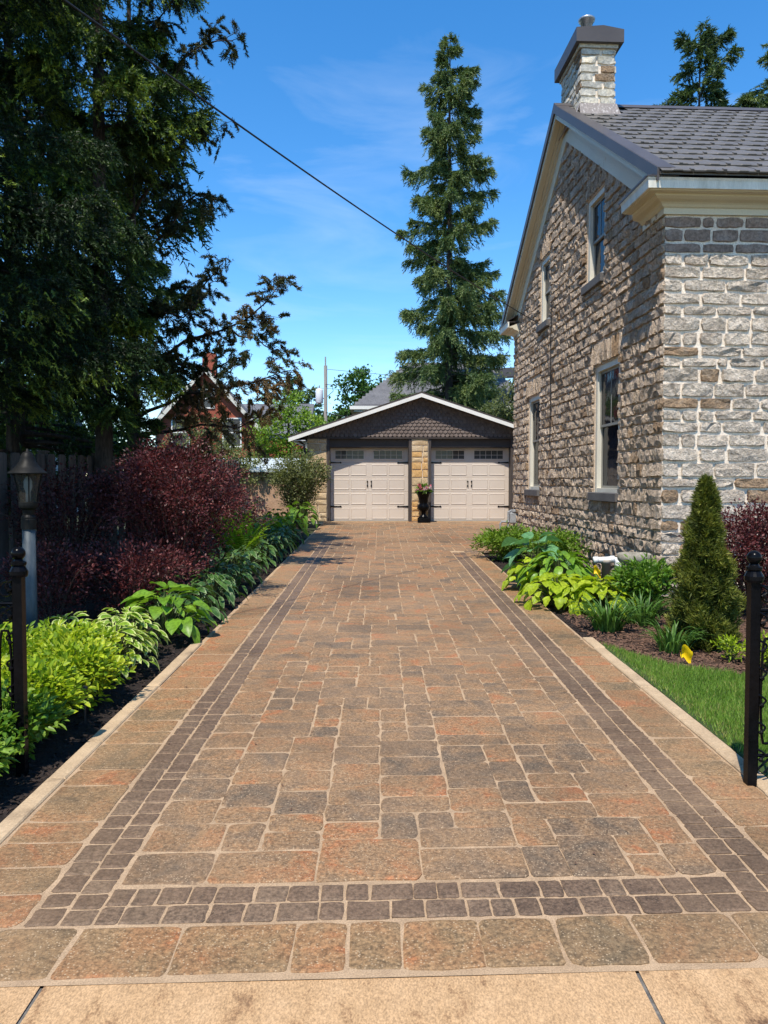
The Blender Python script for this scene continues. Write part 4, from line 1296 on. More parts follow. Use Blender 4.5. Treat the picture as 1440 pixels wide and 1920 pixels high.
# ================================================================== IRON GATE POSTS WITH SCROLLED PANELS
def gate(x, y, s, label_p, label_f):
    """s = +1: the panel runs to the right of its post"""
    z0 = gz(y)
    t = thing('gate_post', label_p, 'gate post', (x, y, z0), 0, 'iron gate posts')
    b = MB(); hw = .023
    b.bbox(-hw, hw, -hw, hw, -.2, 1.01, .004); b.build('post', M['iron'], t)
    b = MB(); b.lathe([(.041, 1.00), (.045, 1.012), (.045, 1.03), (.037, 1.045), (.032, 1.055), (.038, 1.062), (.038, 1.075), (.024, 1.082), (.020, 1.09)], 18); b.build('collar', M['iron'], t)
    b = MB()
    b.lathe([(.0005, 1.082)] + [(.035*math.sin(a), 1.120 - .035*math.cos(a)) for a in [R(20 + 16*k) for k in range(10)]] + [(.0005, 1.155)], 20); b.build('ball_finial', M['iron'], t, smooth=True)
    f = thing('iron_fence_panel', label_f, 'iron fence', (x + s * .036, y + .01, z0), 0, 'scrolled iron panels')
    W = 1.1
    X = lambda u: s * u
    b = MB()
    b.tube([(X(.0), 0, .05), (X(.0), 0, .98)], .007, 6); b.build('stile', M['iron'], f)
    b = MB(); b.tube([(X(W), 0, .05), (X(W), 0, .98)], .012, 6); b.build('stile', M['iron'], f)
    for zz in (.14, .86):
        b = MB(); b.tube([(X(0), 0, zz), (X(W), 0, zz)], .009, 6); b.build('rail', M['iron'], f)
    for k in range(6):
        b = MB(); c = .045 + k * .19
        # long oval loops between the rails
        pts = [(X(c + .034*math.sin(a)), .004*math.sin(a), .46 + .26*max(-1, min(1, 1.25*math.cos(a)))) for a in [2*math.pi*q/24 for q in range(25)]]
        b.tube(pts, .007, 5, cap=False)
        b.build('oval_loop', M['iron'], f)
        b = MB()
        # C scrolls above, spiral ends
        for (cx_, cz_, dr) in ((c, .80, 1), (c + .08, .24, -1), (c - .01, .93, -1)):
            pts = []
            for q in range(22):
                a = q * .42; rr = .055 * (1 - q / 25)
                pts.append((X(cx_ + rr*math.cos(a)*dr), .006, cz_ + rr*math.sin(a)))
            b.tube(pts, .006, 5)
        b.build('scroll', M['iron'], f)
        b = MB()
        for q in range(3):
            b.tube([(X(c - .06 + q*.05), .0, .05), (X(c + .02 + q*.04), .01, .12), (X(c + .09), 0, .20)], .006, 5)
        for zz in (.36, .46, .56):
            b.lathe([(.001, -.018), (.012, -.008), (.014, 0), (.012, .008), (.001, .018)], 8, (X(c + .095), 0, zz))
        b.tube([(X(c + .095), 0, .14), (X(c + .095), 0, .86)], .006, 6)
        if k == 0:
            for q in range(7):
                zc = .12 + q * .135
                b.tube([(X(.004 + .030*math.sin(w_*.5)), -.010, zc + .008*w_) for w_ in range(9)], .0055, 5)
                b.lathe([(.001, -.014), (.011, -.005), (.011, .005), (.001, .014)], 8, (X(.016), -.008, zc))
        b.build('baluster', M['iron'], f)
gate(1.825, 3.72, 1, 'slender black gate post with ball finial beside the lawn', 'scrolled black iron panel beside the post at the lawn edge')
gate(-1.845, 3.92, -1, 'black gate post with ball finial in front of the yellow green shrubs', 'scrolled black iron panel in front of the grey lamp post')

# ================================================================== PLANTS
def orthoframe(D):
    up = np.where(np.abs(D[:, 2:3]) > .95, np.array([[1.0, 0, 0]]), np.array([[0, 0, 1.0]]))
    S = unit(np.cross(D, up)); U = np.cross(S, D)
    return S, U

def stem_shrub(name, label, cat, loc, h, rad, seed, mat, n_stems=30, leaves=3000, L=(.04, .06), W=(.018, .03), arch=.5, twig=.35, low=.15, kind='leaf', group=None, tint=(.45, .22), stem_mat='stem', squash=(1, 1), droop=0.0, stem_r=.006, up=.55):
    """shrub: arching stems with side twigs, leaves strung along them"""
    r = np.random.default_rng(seed)
    t = thing(name, label, cat, loc, 0, group)
    az = np.arange(n_stems) * 2.39996 + r.normal(0, .3, n_stems)
    rr = rad * np.sqrt((np.arange(n_stems) + .5) / n_stems) * r.uniform(.85, 1.1, n_stems)
    hh = h * (1 - .62 * (rr / rad) ** 2 * arch) * r.uniform(.82, 1.06, n_stems)
    b = MB()
    P_, D_ = [], []
    per = max(1, leaves // n_stems)
    for i in range(n_stems):
        ca, sa = math.cos(az[i]) * squash[0], math.sin(az[i]) * squash[1]
        def pt(s):
            o = rr[i] * (.10 + .90 * s ** (1.15))
            zz = hh[i] * (1 - (1 - s) ** 1.8) - droop * h * s ** 3 * (rr[i] / rad)
            return np.stack([o * ca, o * sa, zz], -1)
        pts = pt(np.linspace(0, 1, 6))
        b.tube(pts.tolist(), [stem_r, stem_r*.85, stem_r*.7, stem_r*.55, stem_r*.4, stem_r*.25], 4, cap=False)
        s = low + (1 - low) * r.random(per) ** .75
        p = pt(s); tan = unit(pt(np.minimum(s + .03, 1.03)) - pt(s - .03))
        # side twigs: offset from the stem
        sd = unit(r.normal(size=(per, 3)) + np.array([[ca * .7, sa * .7, .35]]))
        off = sd * (twig * rad * r.random((per, 1)) ** .8) * (1.1 - .5 * s[:, None])
        P_.append(p + off); D_.append(unit(tan * .35 + sd * .7 + r.normal(0, .35, (per, 3))))
    P = np.concatenate(P_); D = np.concatenate(D_)
    P[:, 2] = np.maximum(P[:, 2], .015)
    n = len(P)
    Nn = unit(np.array([[0, 0, up]]) + r.normal(0, .42, (n, 3)) + np.array([[0, -.12, 0]]))
    lt = np.clip(r.normal(tint[0], tint[1], n), 0, 1)
    if kind == 'leaf':
        V, F = leaf_arrays(P, D, Nn, r.uniform(*L, n), r.uniform(*W, n)); lt = np.repeat(lt, 6)
    else:
        V, F = dia_arrays(P, D, Nn, r.uniform(*L, n), r.uniform(*W, n)); lt = np.repeat(lt, 4)
    b.build('stems', M[stem_mat], t)
    obj('foliage', np_mesh('foliage', V, F, M[mat], lt), t)
    return t

# hosta leaf: pointed oval blade with a channel, arching down; lx = distance from the midrib
def blade_mesh(L, W, droop, cup, wavy, seed, mat, lobed=0, nx=4, ny=6):
    r = random.Random(seed)
    V, F, lx, ti = [], [], [], []
    ph = r.uniform(0, 6)
    for j in range(ny + 1):
        s = j / ny
        w = W * .5 * (math.sin(math.pi * min(1, s * .93 + .06)) ** .75) * (1.12 - .35 * s)
        if lobed: w *= 1 + .16 * math.cos(s * math.pi * lobed)
        if j == ny: w = W * .02
        y = L * (s - .10 * s * s * droop)
        z = -droop * L * s ** 2 * .55
        for i in range(nx + 1):
            f = (i / nx - .5) * 2
            V.append((y, f * w, z + cup * abs(f) * w + wavy * W * math.sin(s * 7 + ph + (f > 0) * 1.3) * abs(f) * .5))
            e = abs(f)
            if j >= ny - 1: e = max(e, .9)
            lx.append(e); ti.append(.5)
    for j in range(ny):
        for i in range(nx):
            k = j*(nx+1)+i; F.append((k, k+nx+1, k+nx+2, k+1))
    return np_mesh('leaf', np.array(V), np.array(F), M[mat], np.array(ti), smooth=True, lx=np.array(lx))

BL = {}
def blades(key, mat, L, W, droop, cup, wavy, lobed=0, n=5, nx=4, ny=6):
    if key not in BL:
        BL[key] = [blade_mesh(L * (1 + .10 * (k - n//2) / n), W * (1 - .08 * (k % 3 - 1)), droop * (.7 + .2 * k), cup, wavy, 50 + k, mat, lobed, nx, ny) for k in range(n)]
    return BL[key]

def hosta(name, label, cat, loc, ms, n, rad, h, seed, group=None, leafname='leaf', flat=.15, smin=.7, smax=1.15, squash=(1, 1)):
    """mound of big leaves on stalks, each leaf its own object"""
    r = random.Random(seed)
    t = thing(name, label, cat, loc, 0, group)
    b = MB()
    for i in range(n):
        q = (i + .5) / n
        a = i * 2.39996 + r.uniform(-.35, .35)
        rr = rad * (q ** .55) * r.uniform(.75, 1.0) * .72
        zz = h * (1 - .72 * q ** 1.5) * r.uniform(.85, 1.1)
        x, y = rr * math.cos(a) * squash[0], rr * math.sin(a) * squash[1]
        b.tube([(x*.12, y*.12, 0), (x*.55, y*.55, zz*.72), (x, y, zz)], [.005, .004, .003], 4, cap=False)
        pitch = flat + (.0 + .50 * q) * r.uniform(.3, 1.3) - .50 * (1 - q) + r.uniform(-.15, .15)
        s = r.uniform(smin, smax)
        o = obj(leafname, ms[r.randrange(len(ms))], t, (x, y, zz), (r.uniform(-.5, .5), pitch, a + r.uniform(-.5, .5)))
        o.scale = (s, s * r.uniform(.9, 1.1), s)
    b.build('stalks', M['stem'], t)
    return t

# ---- left: dark white-edged hostas along the paving
hv = blades('dark', 'lf_hosta_dark', .155, .065, .9, .25, .05)
ordn = ['first', 'second', 'third', 'fourth', 'fifth', 'sixth', 'seventh', 'eighth', 'ninth', 'tenth', 'eleventh']
rr_ = random.Random(12)
y = 7.75
for k in range(10):
    hosta('hosta', ordn[k] + ' white edged hosta along the paving, counting away from the big bright hosta', 'hosta',
          (-1.93 + rr_.uniform(-.05, .05), y, gz(y)), hv, 62, .50, .36, 200 + k, 'shaded hostas along the paving')
    y += .88
y = 8.2
for k in range(8):
    hosta('hosta', ordn[k] + ' hosta of the inner shaded row behind the paving edge hostas', 'hosta',
          (-2.45 + rr_.uniform(-.08, .08) + .1 * (k < 1), y, gz(y)), hv, 34, .44, .40, 230 + k, 'inner row of shaded hostas')
    y += 1.15
# bright green big-leaved hosta
hb = blades('big', 'lf_hosta', .20, .135, .6, .28, .06)
hosta('hosta', 'bright green big leaved hosta where the sunny plants meet the dark bushes', 'hosta', (-1.96, 7.0, gz(7.0)), hb, 64, .52, .42, 301, flat=.1, smin=.55)
# variegated sunlit hostas
hw_ = blades('var', 'lf_hosta_var', .12, .062, .6, .28, .10)
for k, (x, y_, lab) in enumerate([(-2.12, 6.35, 'cream edged hosta in the sun right in front of the big bright hosta'),
                                  (-2.48, 6.05, 'cream edged hosta in the sun closest to the lamp post'),
                                  (-2.02, 5.80, 'cream edged hosta in the sun at the yellow shrubs by the paving')]):
    hosta('hosta', lab, 'hosta', (x, y_, gz(y_)), hw_, 120, .44, .36, 310 + k, 'sunlit cream edged hostas')
# yellow green shrubs in the sun
ysh = [(-2.22, 5.45, .40, .38, 'lf_yellow', 'yellow green shrub between the lamp post and the cream edged hostas'),
       (-2.04, 5.05, .38, .36, 'lf_yellow', 'yellow green shrub on the mulch edge behind the small stake light'),
       (-2.65, 5.25, .42, .40, 'lf_yellow', 'yellow green shrub right in front of the lamp post foot'),
       (-2.06, 4.50, .36, .34, 'lf_yellow', 'taller shrub beside the small black stake light'),
       (-2.60, 4.60, .42, .40, 'lf_yellow', 'yellow green shrub halfway between gate post and lamp post'),
       (-2.02, 4.05, .32, .30, 'lf_green', 'greener shrub behind the gate post at the mulch edge'),
       (-2.55, 4.05, .36, .36, 'lf_yellow', 'yellow green shrub directly behind the iron panel'),
       (-3.05, 5.75, .34, .34, 'lf_yellow', 'yellow green shrub beside the lamp post under the fence'),
       (-3.10, 4.9, .40, .42, 'lf_yellow', 'yellow green shrub farthest from the paving near the gate panel'),
       (-2.02, 3.55, .26, .26, 'lf_green', 'small dark green plant at the foot of the gate post')]
for k, (x, y_, h, rad, m_, lab) in enumerate(ysh):
    stem_shrub('shrub', lab, 'shrub', (x, y_, gz(y_) - .02), h, rad, 400 + k, m_, 46, 2900, (.036, .066), (.019, .034), .5, .42, .10, group='sunlit shrubs by the lamp post', tint=(.5, .24), up=.9)
# purple barberries
stem_shrub('barberry', 'huge dark purple barberry bush beside the driveway', 'bush', (-2.45, 9.2, gz(9.2) - .05), 1.95, 1.08, 450, 'lf_barberry', 64, 30000, (.030, .048), (.015, .024), .45, .30, .08, 'dia', 'purple barberries by the driveway', (.5, .24), 'twig', (1, 1), .12, .010)
stem_shrub('barberry', 'low loose purple barberry at the foot of the huge one', 'bush', (-2.55, 7.95, gz(8) - .05), .78, .78, 451, 'lf_barberry', 34, 8500, (.030, .046), (.015, .024), .35, .34, .06, 'dia', 'purple barberries by the driveway', (.5, .24), 'twig', (1.15, .8), .05, .008)
stem_shrub('barberry', 'shaded purple barberry between the huge one and the fence', 'bush', (-3.6, 8.9, gz(9) - .05), 1.55, .85, 453, 'lf_barberry', 40, 9000, (.030, .048), (.015, .024), .4, .3, .08, 'dia', 'purple barberries by the driveway', (.35, .2), 'twig', stem_r=.01)
stem_shrub('barberry', 'small shaded purple barberry behind the lamp post', 'bush', (-3.2, 7.5, gz(7.5) - .05), .8, .6, 452, 'lf_barberry', 26, 4500, (.030, .046), (.015, .024), .4, .34, .06, 'dia', 'purple barberries by the driveway', (.38, .2), 'twig')
# ferns
def frond_mesh(seed):
    r = np.random.default_rng(seed)
    P, D, Nn, L = [], [], [], []
    n = 22
    for j in range(n):
        s = (j + 1) / n
        x = .85 * (s - .12 * s * s); z = .30 * s - .42 * s * s
        w = .115 * math.sin(math.pi * min(1, s * .9 + .1)) ** .8 + .012
        for sd in (-1, 1):
            P.append((x, 0, z)); D.append((.35, sd, -.15 + r.normal(0, .08))); Nn.append((.2, 0, 1)); L.append(w)
    V, F = leaf_arrays(np.array(P), np.array(D), np.array(Nn), np.array(L), .026)
    q = np.array([(.0, -.006, 0), (.0, .006, 0), (.42, .004, .06), (.42, -.004, .06), (.75, .002, -.10), (.75, -.002, -.10)])
    F2 = np.array([[0, 1, 2, 3], [3, 2, 4, 5]]) + len(V)
    return np_mesh('frond', np.concatenate([V, q]), np.concatenate([F, F2]), M['lf_fern'], np.full(len(V) + 6, .5))
fm = [frond_mesh(k) for k in range(3)]
def fern(label, loc, n, h, seed):
    t = thing('fern', label, 'fern', loc, 0, 'bright green ferns')
    r = random.Random(seed)
    for i in range(n):
        a = i * 2.4 + r.uniform(-.3, .3)
        o = obj('frond', fm[i % 3], t, (.06*math.cos(a), .06*math.sin(a), .02), (r.uniform(-.2, .2), -r.uniform(.75, 1.35), a))
        s = h * r.uniform(.8, 1.15); o.scale = (s, s, s)
    return t
fern('tall bright fern clump just beyond the big purple barberry', (-2.22, 12.3, gz(12.3)), 22, 1.15, 1)
fern('bright fern clump behind the first one by the fence', (-2.6, 13.3, gz(13.3)), 24, 1.25, 2)
# lime hostas and dark leafy plants near the garage
hl = blades('lime', 'lf_lime', .17, .10, .9, .25, .06)
hosta('hosta', 'lime green leafy clump on the bed before the garage shrub', 'hosta', (-1.98, 16.7, gz(16.7)), hl, 44, .60, .48, 330)
hosta('hosta', 'pale green leafy clump between the ferns and the lime clump', 'hosta', (-2.25, 15.2, gz(15.2)), blades('grn', 'lf_hosta', .17, .09, .9, .25, .06), 44, .55, .50, 331)
hosta('hosta', 'dark green hosta mound at the garage corner beside the paving', 'hosta', (-1.98, 19.3, gz(19.3)), blades('dkg', 'lf_green', .22, .12, .9, .25, .06), 48, .62, .62, 332)
hosta('hosta', 'small dark hosta below the grey green garage shrub', 'hosta', (-2.5, 18.2, gz(18.2)), blades('dkg', 'lf_green', .22, .12, .9, .25, .06), 40, .55, .5, 333)
stem_shrub('garage_shrub', 'loose grey green shrub with thin arching branches at the garage corner', 'shrub', (-2.15, 20.4, gz(20) - .05), 1.95, .95, 460, 'lf_olive', 60, 9500, (.05, .085), (.02, .035), .45, .28, .12, tint=(.55, .25), stem_mat='twig', stem_r=.012)

# ---- right bed
hbl = blades('blue', 'lf_hosta_blue', .30, .26, .55, .22, .05, nx=6, ny=7)
hosta('hosta', 'blue green hosta with very large round leaves behind the lime plants', 'hosta', (2.05, 10.0, gz(10.0)), hbl, 22, .55, .66, 340, flat=.1, smin=.65)
hg = blades('midg', 'lf_hosta', .23, .105, .9, .28, .07)
hosta('hosta', 'mid green narrow leaved hosta between the blue green and the lime plants', 'hosta', (2.22, 9.45, gz(9.4)), hg, 95, .64, .48, 341)
hm = blades('limebig', 'lf_lime', .17, .135, .6, .2, .10, lobed=5, nx=6, ny=7)
hosta('lime_plant', 'lime green lobed plant spilling over the paving edge', 'plant', (2.02, 8.62, gz(8.6)), hm, 110, .64, .32, 342, flat=.25, smin=.6)
hosta('lime_plant', 'lime green lobed plant in front of the tan vent pipe', 'plant', (2.42, 8.32, gz(8.3)), hm, 95, .55, .32, 343, flat=.25, smin=.6)
hosta('lime_plant', 'yellowish lime plant at the paving edge below the big blue green leaves', 'plant', (1.95, 9.75, gz(9.7)), hm, 64, .47, .36, 344, flat=.25, smin=.6)
stem_shrub('shrub', 'low yellow green drooping shrub at the far end of the right bed', 'shrub', (2.20, 13.0, gz(13) - .03), .55, .68, 470, 'lf_lightgreen', 46, 4200, (.05, .08), (.02, .03), .6, .3, .1, tint=(.55, .22), droop=.15)
stem_shrub('shrub', 'yellow green shrub behind the drooping one against the house', 'shrub', (2.75, 12.1, gz(12) - .03), .55, .55, 471, 'lf_lightgreen', 40, 3200, (.05, .08), (.02, .03), .6, .3, .1, tint=(.5, .22))
stem_shrub('shrub', 'fresh green rounded bush in front of the bird bath at the house corner', 'shrub', (2.84, 8.15, gz(8.1) - .03), .56, .40, 472, 'lf_green', 50, 2100, (.05, .085), (.022, .036), .4, .35, .12, tint=(.5, .24), stem_mat='twig')
def day_mesh(seed):
    r = random.Random(seed)
    L = .50; V, F = [], []
    n = 8; bend = r.uniform(.7, 1.25); tw = r.uniform(-.3, .3)
    x = z = 0; ang = 1.35
    for j in range(n + 1):
        s = j / n
        w = .011 * (1 - s ** 2.2) + .001
        V += [(x, -w + tw*s*.03, z + .004), (x, tw*s*.03, z), (x, w + tw*s*.03, z + .004)]
        ang -= bend * s * .42
        x += math.cos(ang) * L / n; z += math.sin(ang) * L / n
    for j in range(n):
        for i in range(2):
            k = j*3+i; F.append((k, k+3, k+4, k+1))
    return np_mesh('leaf', np.array(V), np.array(F), M['lf_day'], np.full(len(V), .5), smooth=True)
dm = [day_mesh(k) for k in range(6)]
def daylily(label, loc, n, s0, seed):
    t = thing('daylily', label, 'daylily', loc, 0, 'daylily clumps in the right bed')
    r = random.Random(seed)
    for i in range(n):
        a = r.uniform(0, 6.28); q = math.sqrt(r.random()) * .13
        o = obj('leaf', dm[r.randrange(6)], t, (q*math.cos(a), q*math.sin(a), -.01), (r.uniform(-.25, .25), r.uniform(-.25, .35), a + r.uniform(-.5, .5)))
        s = s0 * r.uniform(.65, 1.1); o.scale = (s, s * 1.25, s)
daylily('large daylily clump between the lime plants and the lawn tip', (2.20, 7.35, gz(7.3)), 110, .82, 1)
daylily('daylily clump below the fresh green bush', (2.62, 7.62, gz(7.6)), 90, .78, 2)
daylily('small daylily clump beside the yellow flag at the lawn', (2.50, 6.50, gz(6.5)), 80, .66, 3)

# pyramidal arborvitae
def arborvitae(label, loc, h, rad, seed, n):
    r = np.random.default_rng(seed)
    t = thing('arborvitae', label, 'conifer', loc)
    b = MB(); b.tube([(0, 0, -.05), (0, 0, h * .9)], [.025, .004], 6); b.build('trunk', M['bark'], t)
    zz = h * (1 - np.sqrt(r.random(n))) ** 1.0
    zz = np.where(r.random(n) < .3, h * r.random(n), zz)
    s = zz / h
    prof = np.interp(s, [0, .05, .18, .40, .60, .80, .93, 1.0], [.80, .98, 1.0, .86, .58, .38, .24, .06])
    a = r.uniform(0, 2*np.pi, n)
    lump = 1 + .20*np.sin(3*a + 9*s) + .17*np.sin(7*a - 17*s + 1) + .15*np.sin(31*s + 2*a) + .14*np.sin(13*a + 40*s)
    q = rad * prof * lump * (r.random(n) ** .28)
    P = np.stack([q*np.cos(a), q*np.sin(a), zz], 1)
    D = unit(np.stack([np.cos(a)*.75, np.sin(a)*.75, np.full(n, .85)], 1) + r.normal(0, .35, (n, 3)))
    # flat fan sprays: five little fingers each
    Vs, Fs, ts = [], [], []
    base = 0
    tt = np.clip(r.normal(.42, .2, n) + .9 * (lump - 1), 0, 1)
    for k in range(4):
        Dk = unit(D + r.normal(0, .42, (n, 3)))
        V, F = dia_arrays(P + r.normal(0, .006, (n, 3)), Dk, r.normal(size=(n, 3)), r.uniform(.028, .075, n), r.uniform(.007, .013, n))
        Vs.append(V); Fs.append(F + base); ts.append(np.repeat(tt, 4)); base += len(V)
    obj('foliage', np_mesh('foliage', np.concatenate(Vs), np.concatenate(Fs), M['lf_arb'], np.concatenate(ts)), t)
arborvitae('narrow pyramidal green arborvitae in front of the pale stone wall', (2.86, 6.72, gz(6.7) - .02), 1.47, .23, 77, 17000)
stem_shrub('barberry', 'purple barberry against the pale stone front wall beside the arborvitae', 'bush', (3.98, 8.1, gz(8) - .05), 1.22, .68, 480, 'lf_barberry', 60, 10000, (.030, .048), (.016, .025), .5, .3, .12, 'dia', None, (.62, .24), 'twig', stem_r=.008)
stem_shrub('small_shrub', 'small yellow green seedling plant on the brown mulch behind the lawn', 'shrub', (2.86, 6.18, gz(6.1)), .16, .14, 481, 'lf_lime', 12, 260, (.03, .05), (.012, .02), .5, .4, .1)
stem_shrub('small_shrub', 'yellow green plant on the brown mulch half hidden by the iron panel', 'shrub', (3.05, 5.95, gz(5.9)), .22, .20, 482, 'lf_lime', 16, 420, (.03, .05), (.012, .02), .5, .4, .1)

# ================================================================== FENCE ALONG THE LEFT
fx = -4.35
fence = thing('board_fence', 'long dark weathered board fence behind the left bushes', 'fence', (fx, 8.2, 0))
fr = random.Random(9)
def board_mesh(h, k):
    r = random.Random(k)
    b = MB(); b.tint = r.random()
    w = .070
    top = [(-w, h - .02), (-w * .4, h), (w * .4, h + r.uniform(-.004, .004)), (w, h - .02)]
    b.prism([(0, -w, 0), (0, w, 0)] + [(0, p[0], p[1]) for p in reversed(top)], (.02, 0, 0))
    return b.mesh('board', M['fence'])
bm_ = [board_mesh(1.62 + .0 * k, k) for k in range(5)]
yy_ = 0.0
i = 0
while yy_ < 15.4:
    sect = yy_ % 1.9
    sc_top = .10 * math.sin(math.pi * sect / 1.9) if yy_ > 7 else 0.0
    o = obj('board', bm_[i % 5], fence, (.012 + (.035 if i % 2 else 0), yy_, gz(8.2 + yy_) + .06), (fr.uniform(-.012, .012), 0, fr.uniform(-.03, .03)))
    o.scale = (1, fr.uniform(.92, 1.05), (1.62 + sc_top + .05 * (yy_ < 7)) / 1.62)
    yy_ += .168; i += 1
for k in range(9):
    y_ = k * 1.9
    b = MB(); hh = 1.75
    b.box(-.10, -.01, y_ - .045, y_ + .045, gz(8.2 + y_) - .2, gz(8.2 + y_) + hh)
    b.prism([(-.115, y_ - .06, gz(8.2 + y_) + hh), (.005, y_ - .06, gz(8.2 + y_) + hh), (.005, y_ + .06, gz(8.2 + y_) + hh), (-.115, y_ + .06, gz(8.2 + y_) + hh)], (0, 0, .025))
    b.build('post', M['fence'], fence)
for zz in (.35, 1.35):
    b = MB(); b.prism([(-.005, 0, gz(8.2) + zz), (-.005, 15.3, gz(23.5) + zz), (-.005, 15.3, gz(23.5) + zz + .08), (-.005, 0, gz(8.2) + zz + .08)], (-.035, 0, 0)); b.build('rail', M['fence'], fence)
fence2 = thing('board_fence', 'short dark fence run behind the lamp post meeting the long fence at its end', 'fence', (fx, 8.1, 0))
x_ = -.1; i = 0
while x_ > -4.0:
    o = obj('board', bm_[i % 5], fence2, (x_, .012 + (.03 if i % 2 else 0), gz(8.1) + .05), (0, 0, R(90) + fr.uniform(-.03, .03)))
    o.scale = (1, 1, 1.03); x_ -= .165; i += 1
b = MB(); b.box(-.16, .0, -.08, .06, -.1, gz(8.1) + 1.78); b.box(-.18, .02, -.10, .08, gz(8.1) + 1.78, gz(8.1) + 1.81); b.build('post', M['fence'], fence2)

# ================================================================== TREES
def fan(P, D, K, L, W, spread, r, tint, tip=0.0):
    """K needles fanned at each shoot"""
    n = len(P)
    Vs, Fs, base, ts = [], [], 0, []
    for k in range(K):
        Dk = unit(D + r.normal(0, spread, (n, 3)))
        Pk = P + D * (tip * k / K)
        V, F = tri_arrays(Pk, Dk, r.uniform(L[0], L[1], n), r.uniform(W[0], W[1], n), r)
        Vs.append(V); Fs.append(F + base); base += len(V); ts.append(np.repeat(tint, 3))
    return np.concatenate(Vs), np.concatenate(Fs), np.concatenate(ts)

def conifer(name, label, loc, H, rad, seed, mat, nb, shoots, K, nl, nw, z0=0.12, prof=None, droop=.35, hang=.25, spread=.5, group=None, trunk_r=None, ztop=1.0, up=.10, tip=.12, az_pref=None, gaps=.0, strung=6, twl=.36, axis=None, base_t=.36):
    """spruce: whorled limbs that sag, hanging twigs, needle shoots"""
    r = np.random.default_rng(seed)
    t = thing(name, label, 'tree', loc, 0, group)
    tr_ = trunk_r or H * .011
    b = MB(); kk = 10
    b.tube([(.03*math.sin(q*1.3)*H*.02, 0, H * q / kk) for q in range(kk + 1)], [tr_ * (1 - .93 * q / kk) * (1.25 if q == 0 else 1) for q in range(kk + 1)], 8)
    b.build('trunk', M['bark'], t)
    if prof is None: prof = ([0, .1, .4, .7, .9, 1.0], [.75, 1.0, .80, .48, .18, .02])
    hs = z0 + (ztop - z0) * (np.arange(nb) + r.random(nb)) / nb
    lb = MB()
    Ps, Ds, Ts = [], [], []
    wts = []
    br = []
    for i in range(nb):
        l = rad * np.interp(hs[i], *prof) * r.uniform(.62, 1.12)
        if r.random() < gaps: l *= r.uniform(.3, .6)
        a = r.uniform(0, 2*np.pi) if az_pref is None else az_pref[0] + r.normal(0, az_pref[1])
        br.append((hs[i] * H, l, a, r.uniform(.7, 1.3), r.uniform(-.1, .1)))
        wts.append(l)
    wts = np.array(wts); cnt = np.maximum(6, shoots * wts / wts.sum()).astype(int)
    for (h, l, a, dk, sk), n in zip(br, cnt):
        ca, sa = math.cos(a), math.sin(a)
        upk = up * (1 + 1.6 * (h / H) ** 2)
        def lp(s):
            z = l * (upk * s - droop * dk * s ** 1.6 + .22 * s ** 4 * droop * 2)
            return np.stack([l * s * ca - sk * l * s*s * sa, l * s * sa + sk * l * s*s * ca, h + z], -1)
        pts = lp(np.linspace(0, 1, 6))
        rb = max(.006, l * .014)
        lb.tube(pts.tolist(), [rb, rb*.8, rb*.6, rb*.45, rb*.3, rb*.15], 4, cap=False)
        ns = strung
        fresh = (1.0 if r.random() < .5 else .28) if strung > 6 else 1.0
        m = max(2, n // ns)
        s = .12 + .88 * r.random(m) ** .75
        p = lp(s)
        tan = unit(lp(s + .02) - lp(s - .02))
        side = np.where(r.random(m) < .5, -1.0, 1.0)
        ang = side * r.uniform(.35, 1.25, m)
        tdx = np.stack([np.cos(a + ang), np.sin(a + ang), r.normal(-.02, .22, m)], -1)
        tl = l * twl * (1.08 - s) * r.uniform(.5, 1.15, m) + .06 * l
        hg = hang * r.uniform(.5, 1.4, m)
        tt_ = np.clip(r.normal(base_t, .14, m) + r.normal(0, .08), 0, 1)
        for k in range(ns):
            q = (k + r.random(m)) / ns
            P = p + tdx * (tl * q)[:, None] + r.normal(0, .012 * l ** .5, (m, 3))
            P[:, 2] -= hg * (q * q) * tl * 1.6
            D = unit(tdx + tan * .25 + r.normal(0, .22, (m, 3)) - np.array([[0, 0, 1.0]]) * (hg * 2.2 * q)[:, None])
            Ps.append(P); Ds.append(D)
            Ts.append(np.clip(tt_ + fresh * tip * (2.2 * (k == ns - 1) + 1.3 * (k == ns - 2)) * (s > .40) + r.normal(0, .05, m), 0, 1))
    P = np.concatenate(Ps); D = np.concatenate(Ds); T = np.concatenate(Ts)
    lb.build('limbs', M['bark'], t, kind='stuff')
    V, F, ti = fan(P, D, K, nl, nw, spread, r, T, tip=axis or nl[1] * 1.4)
    obj('crown', np_mesh('crown', V, F, M[mat], ti), t)
    return t

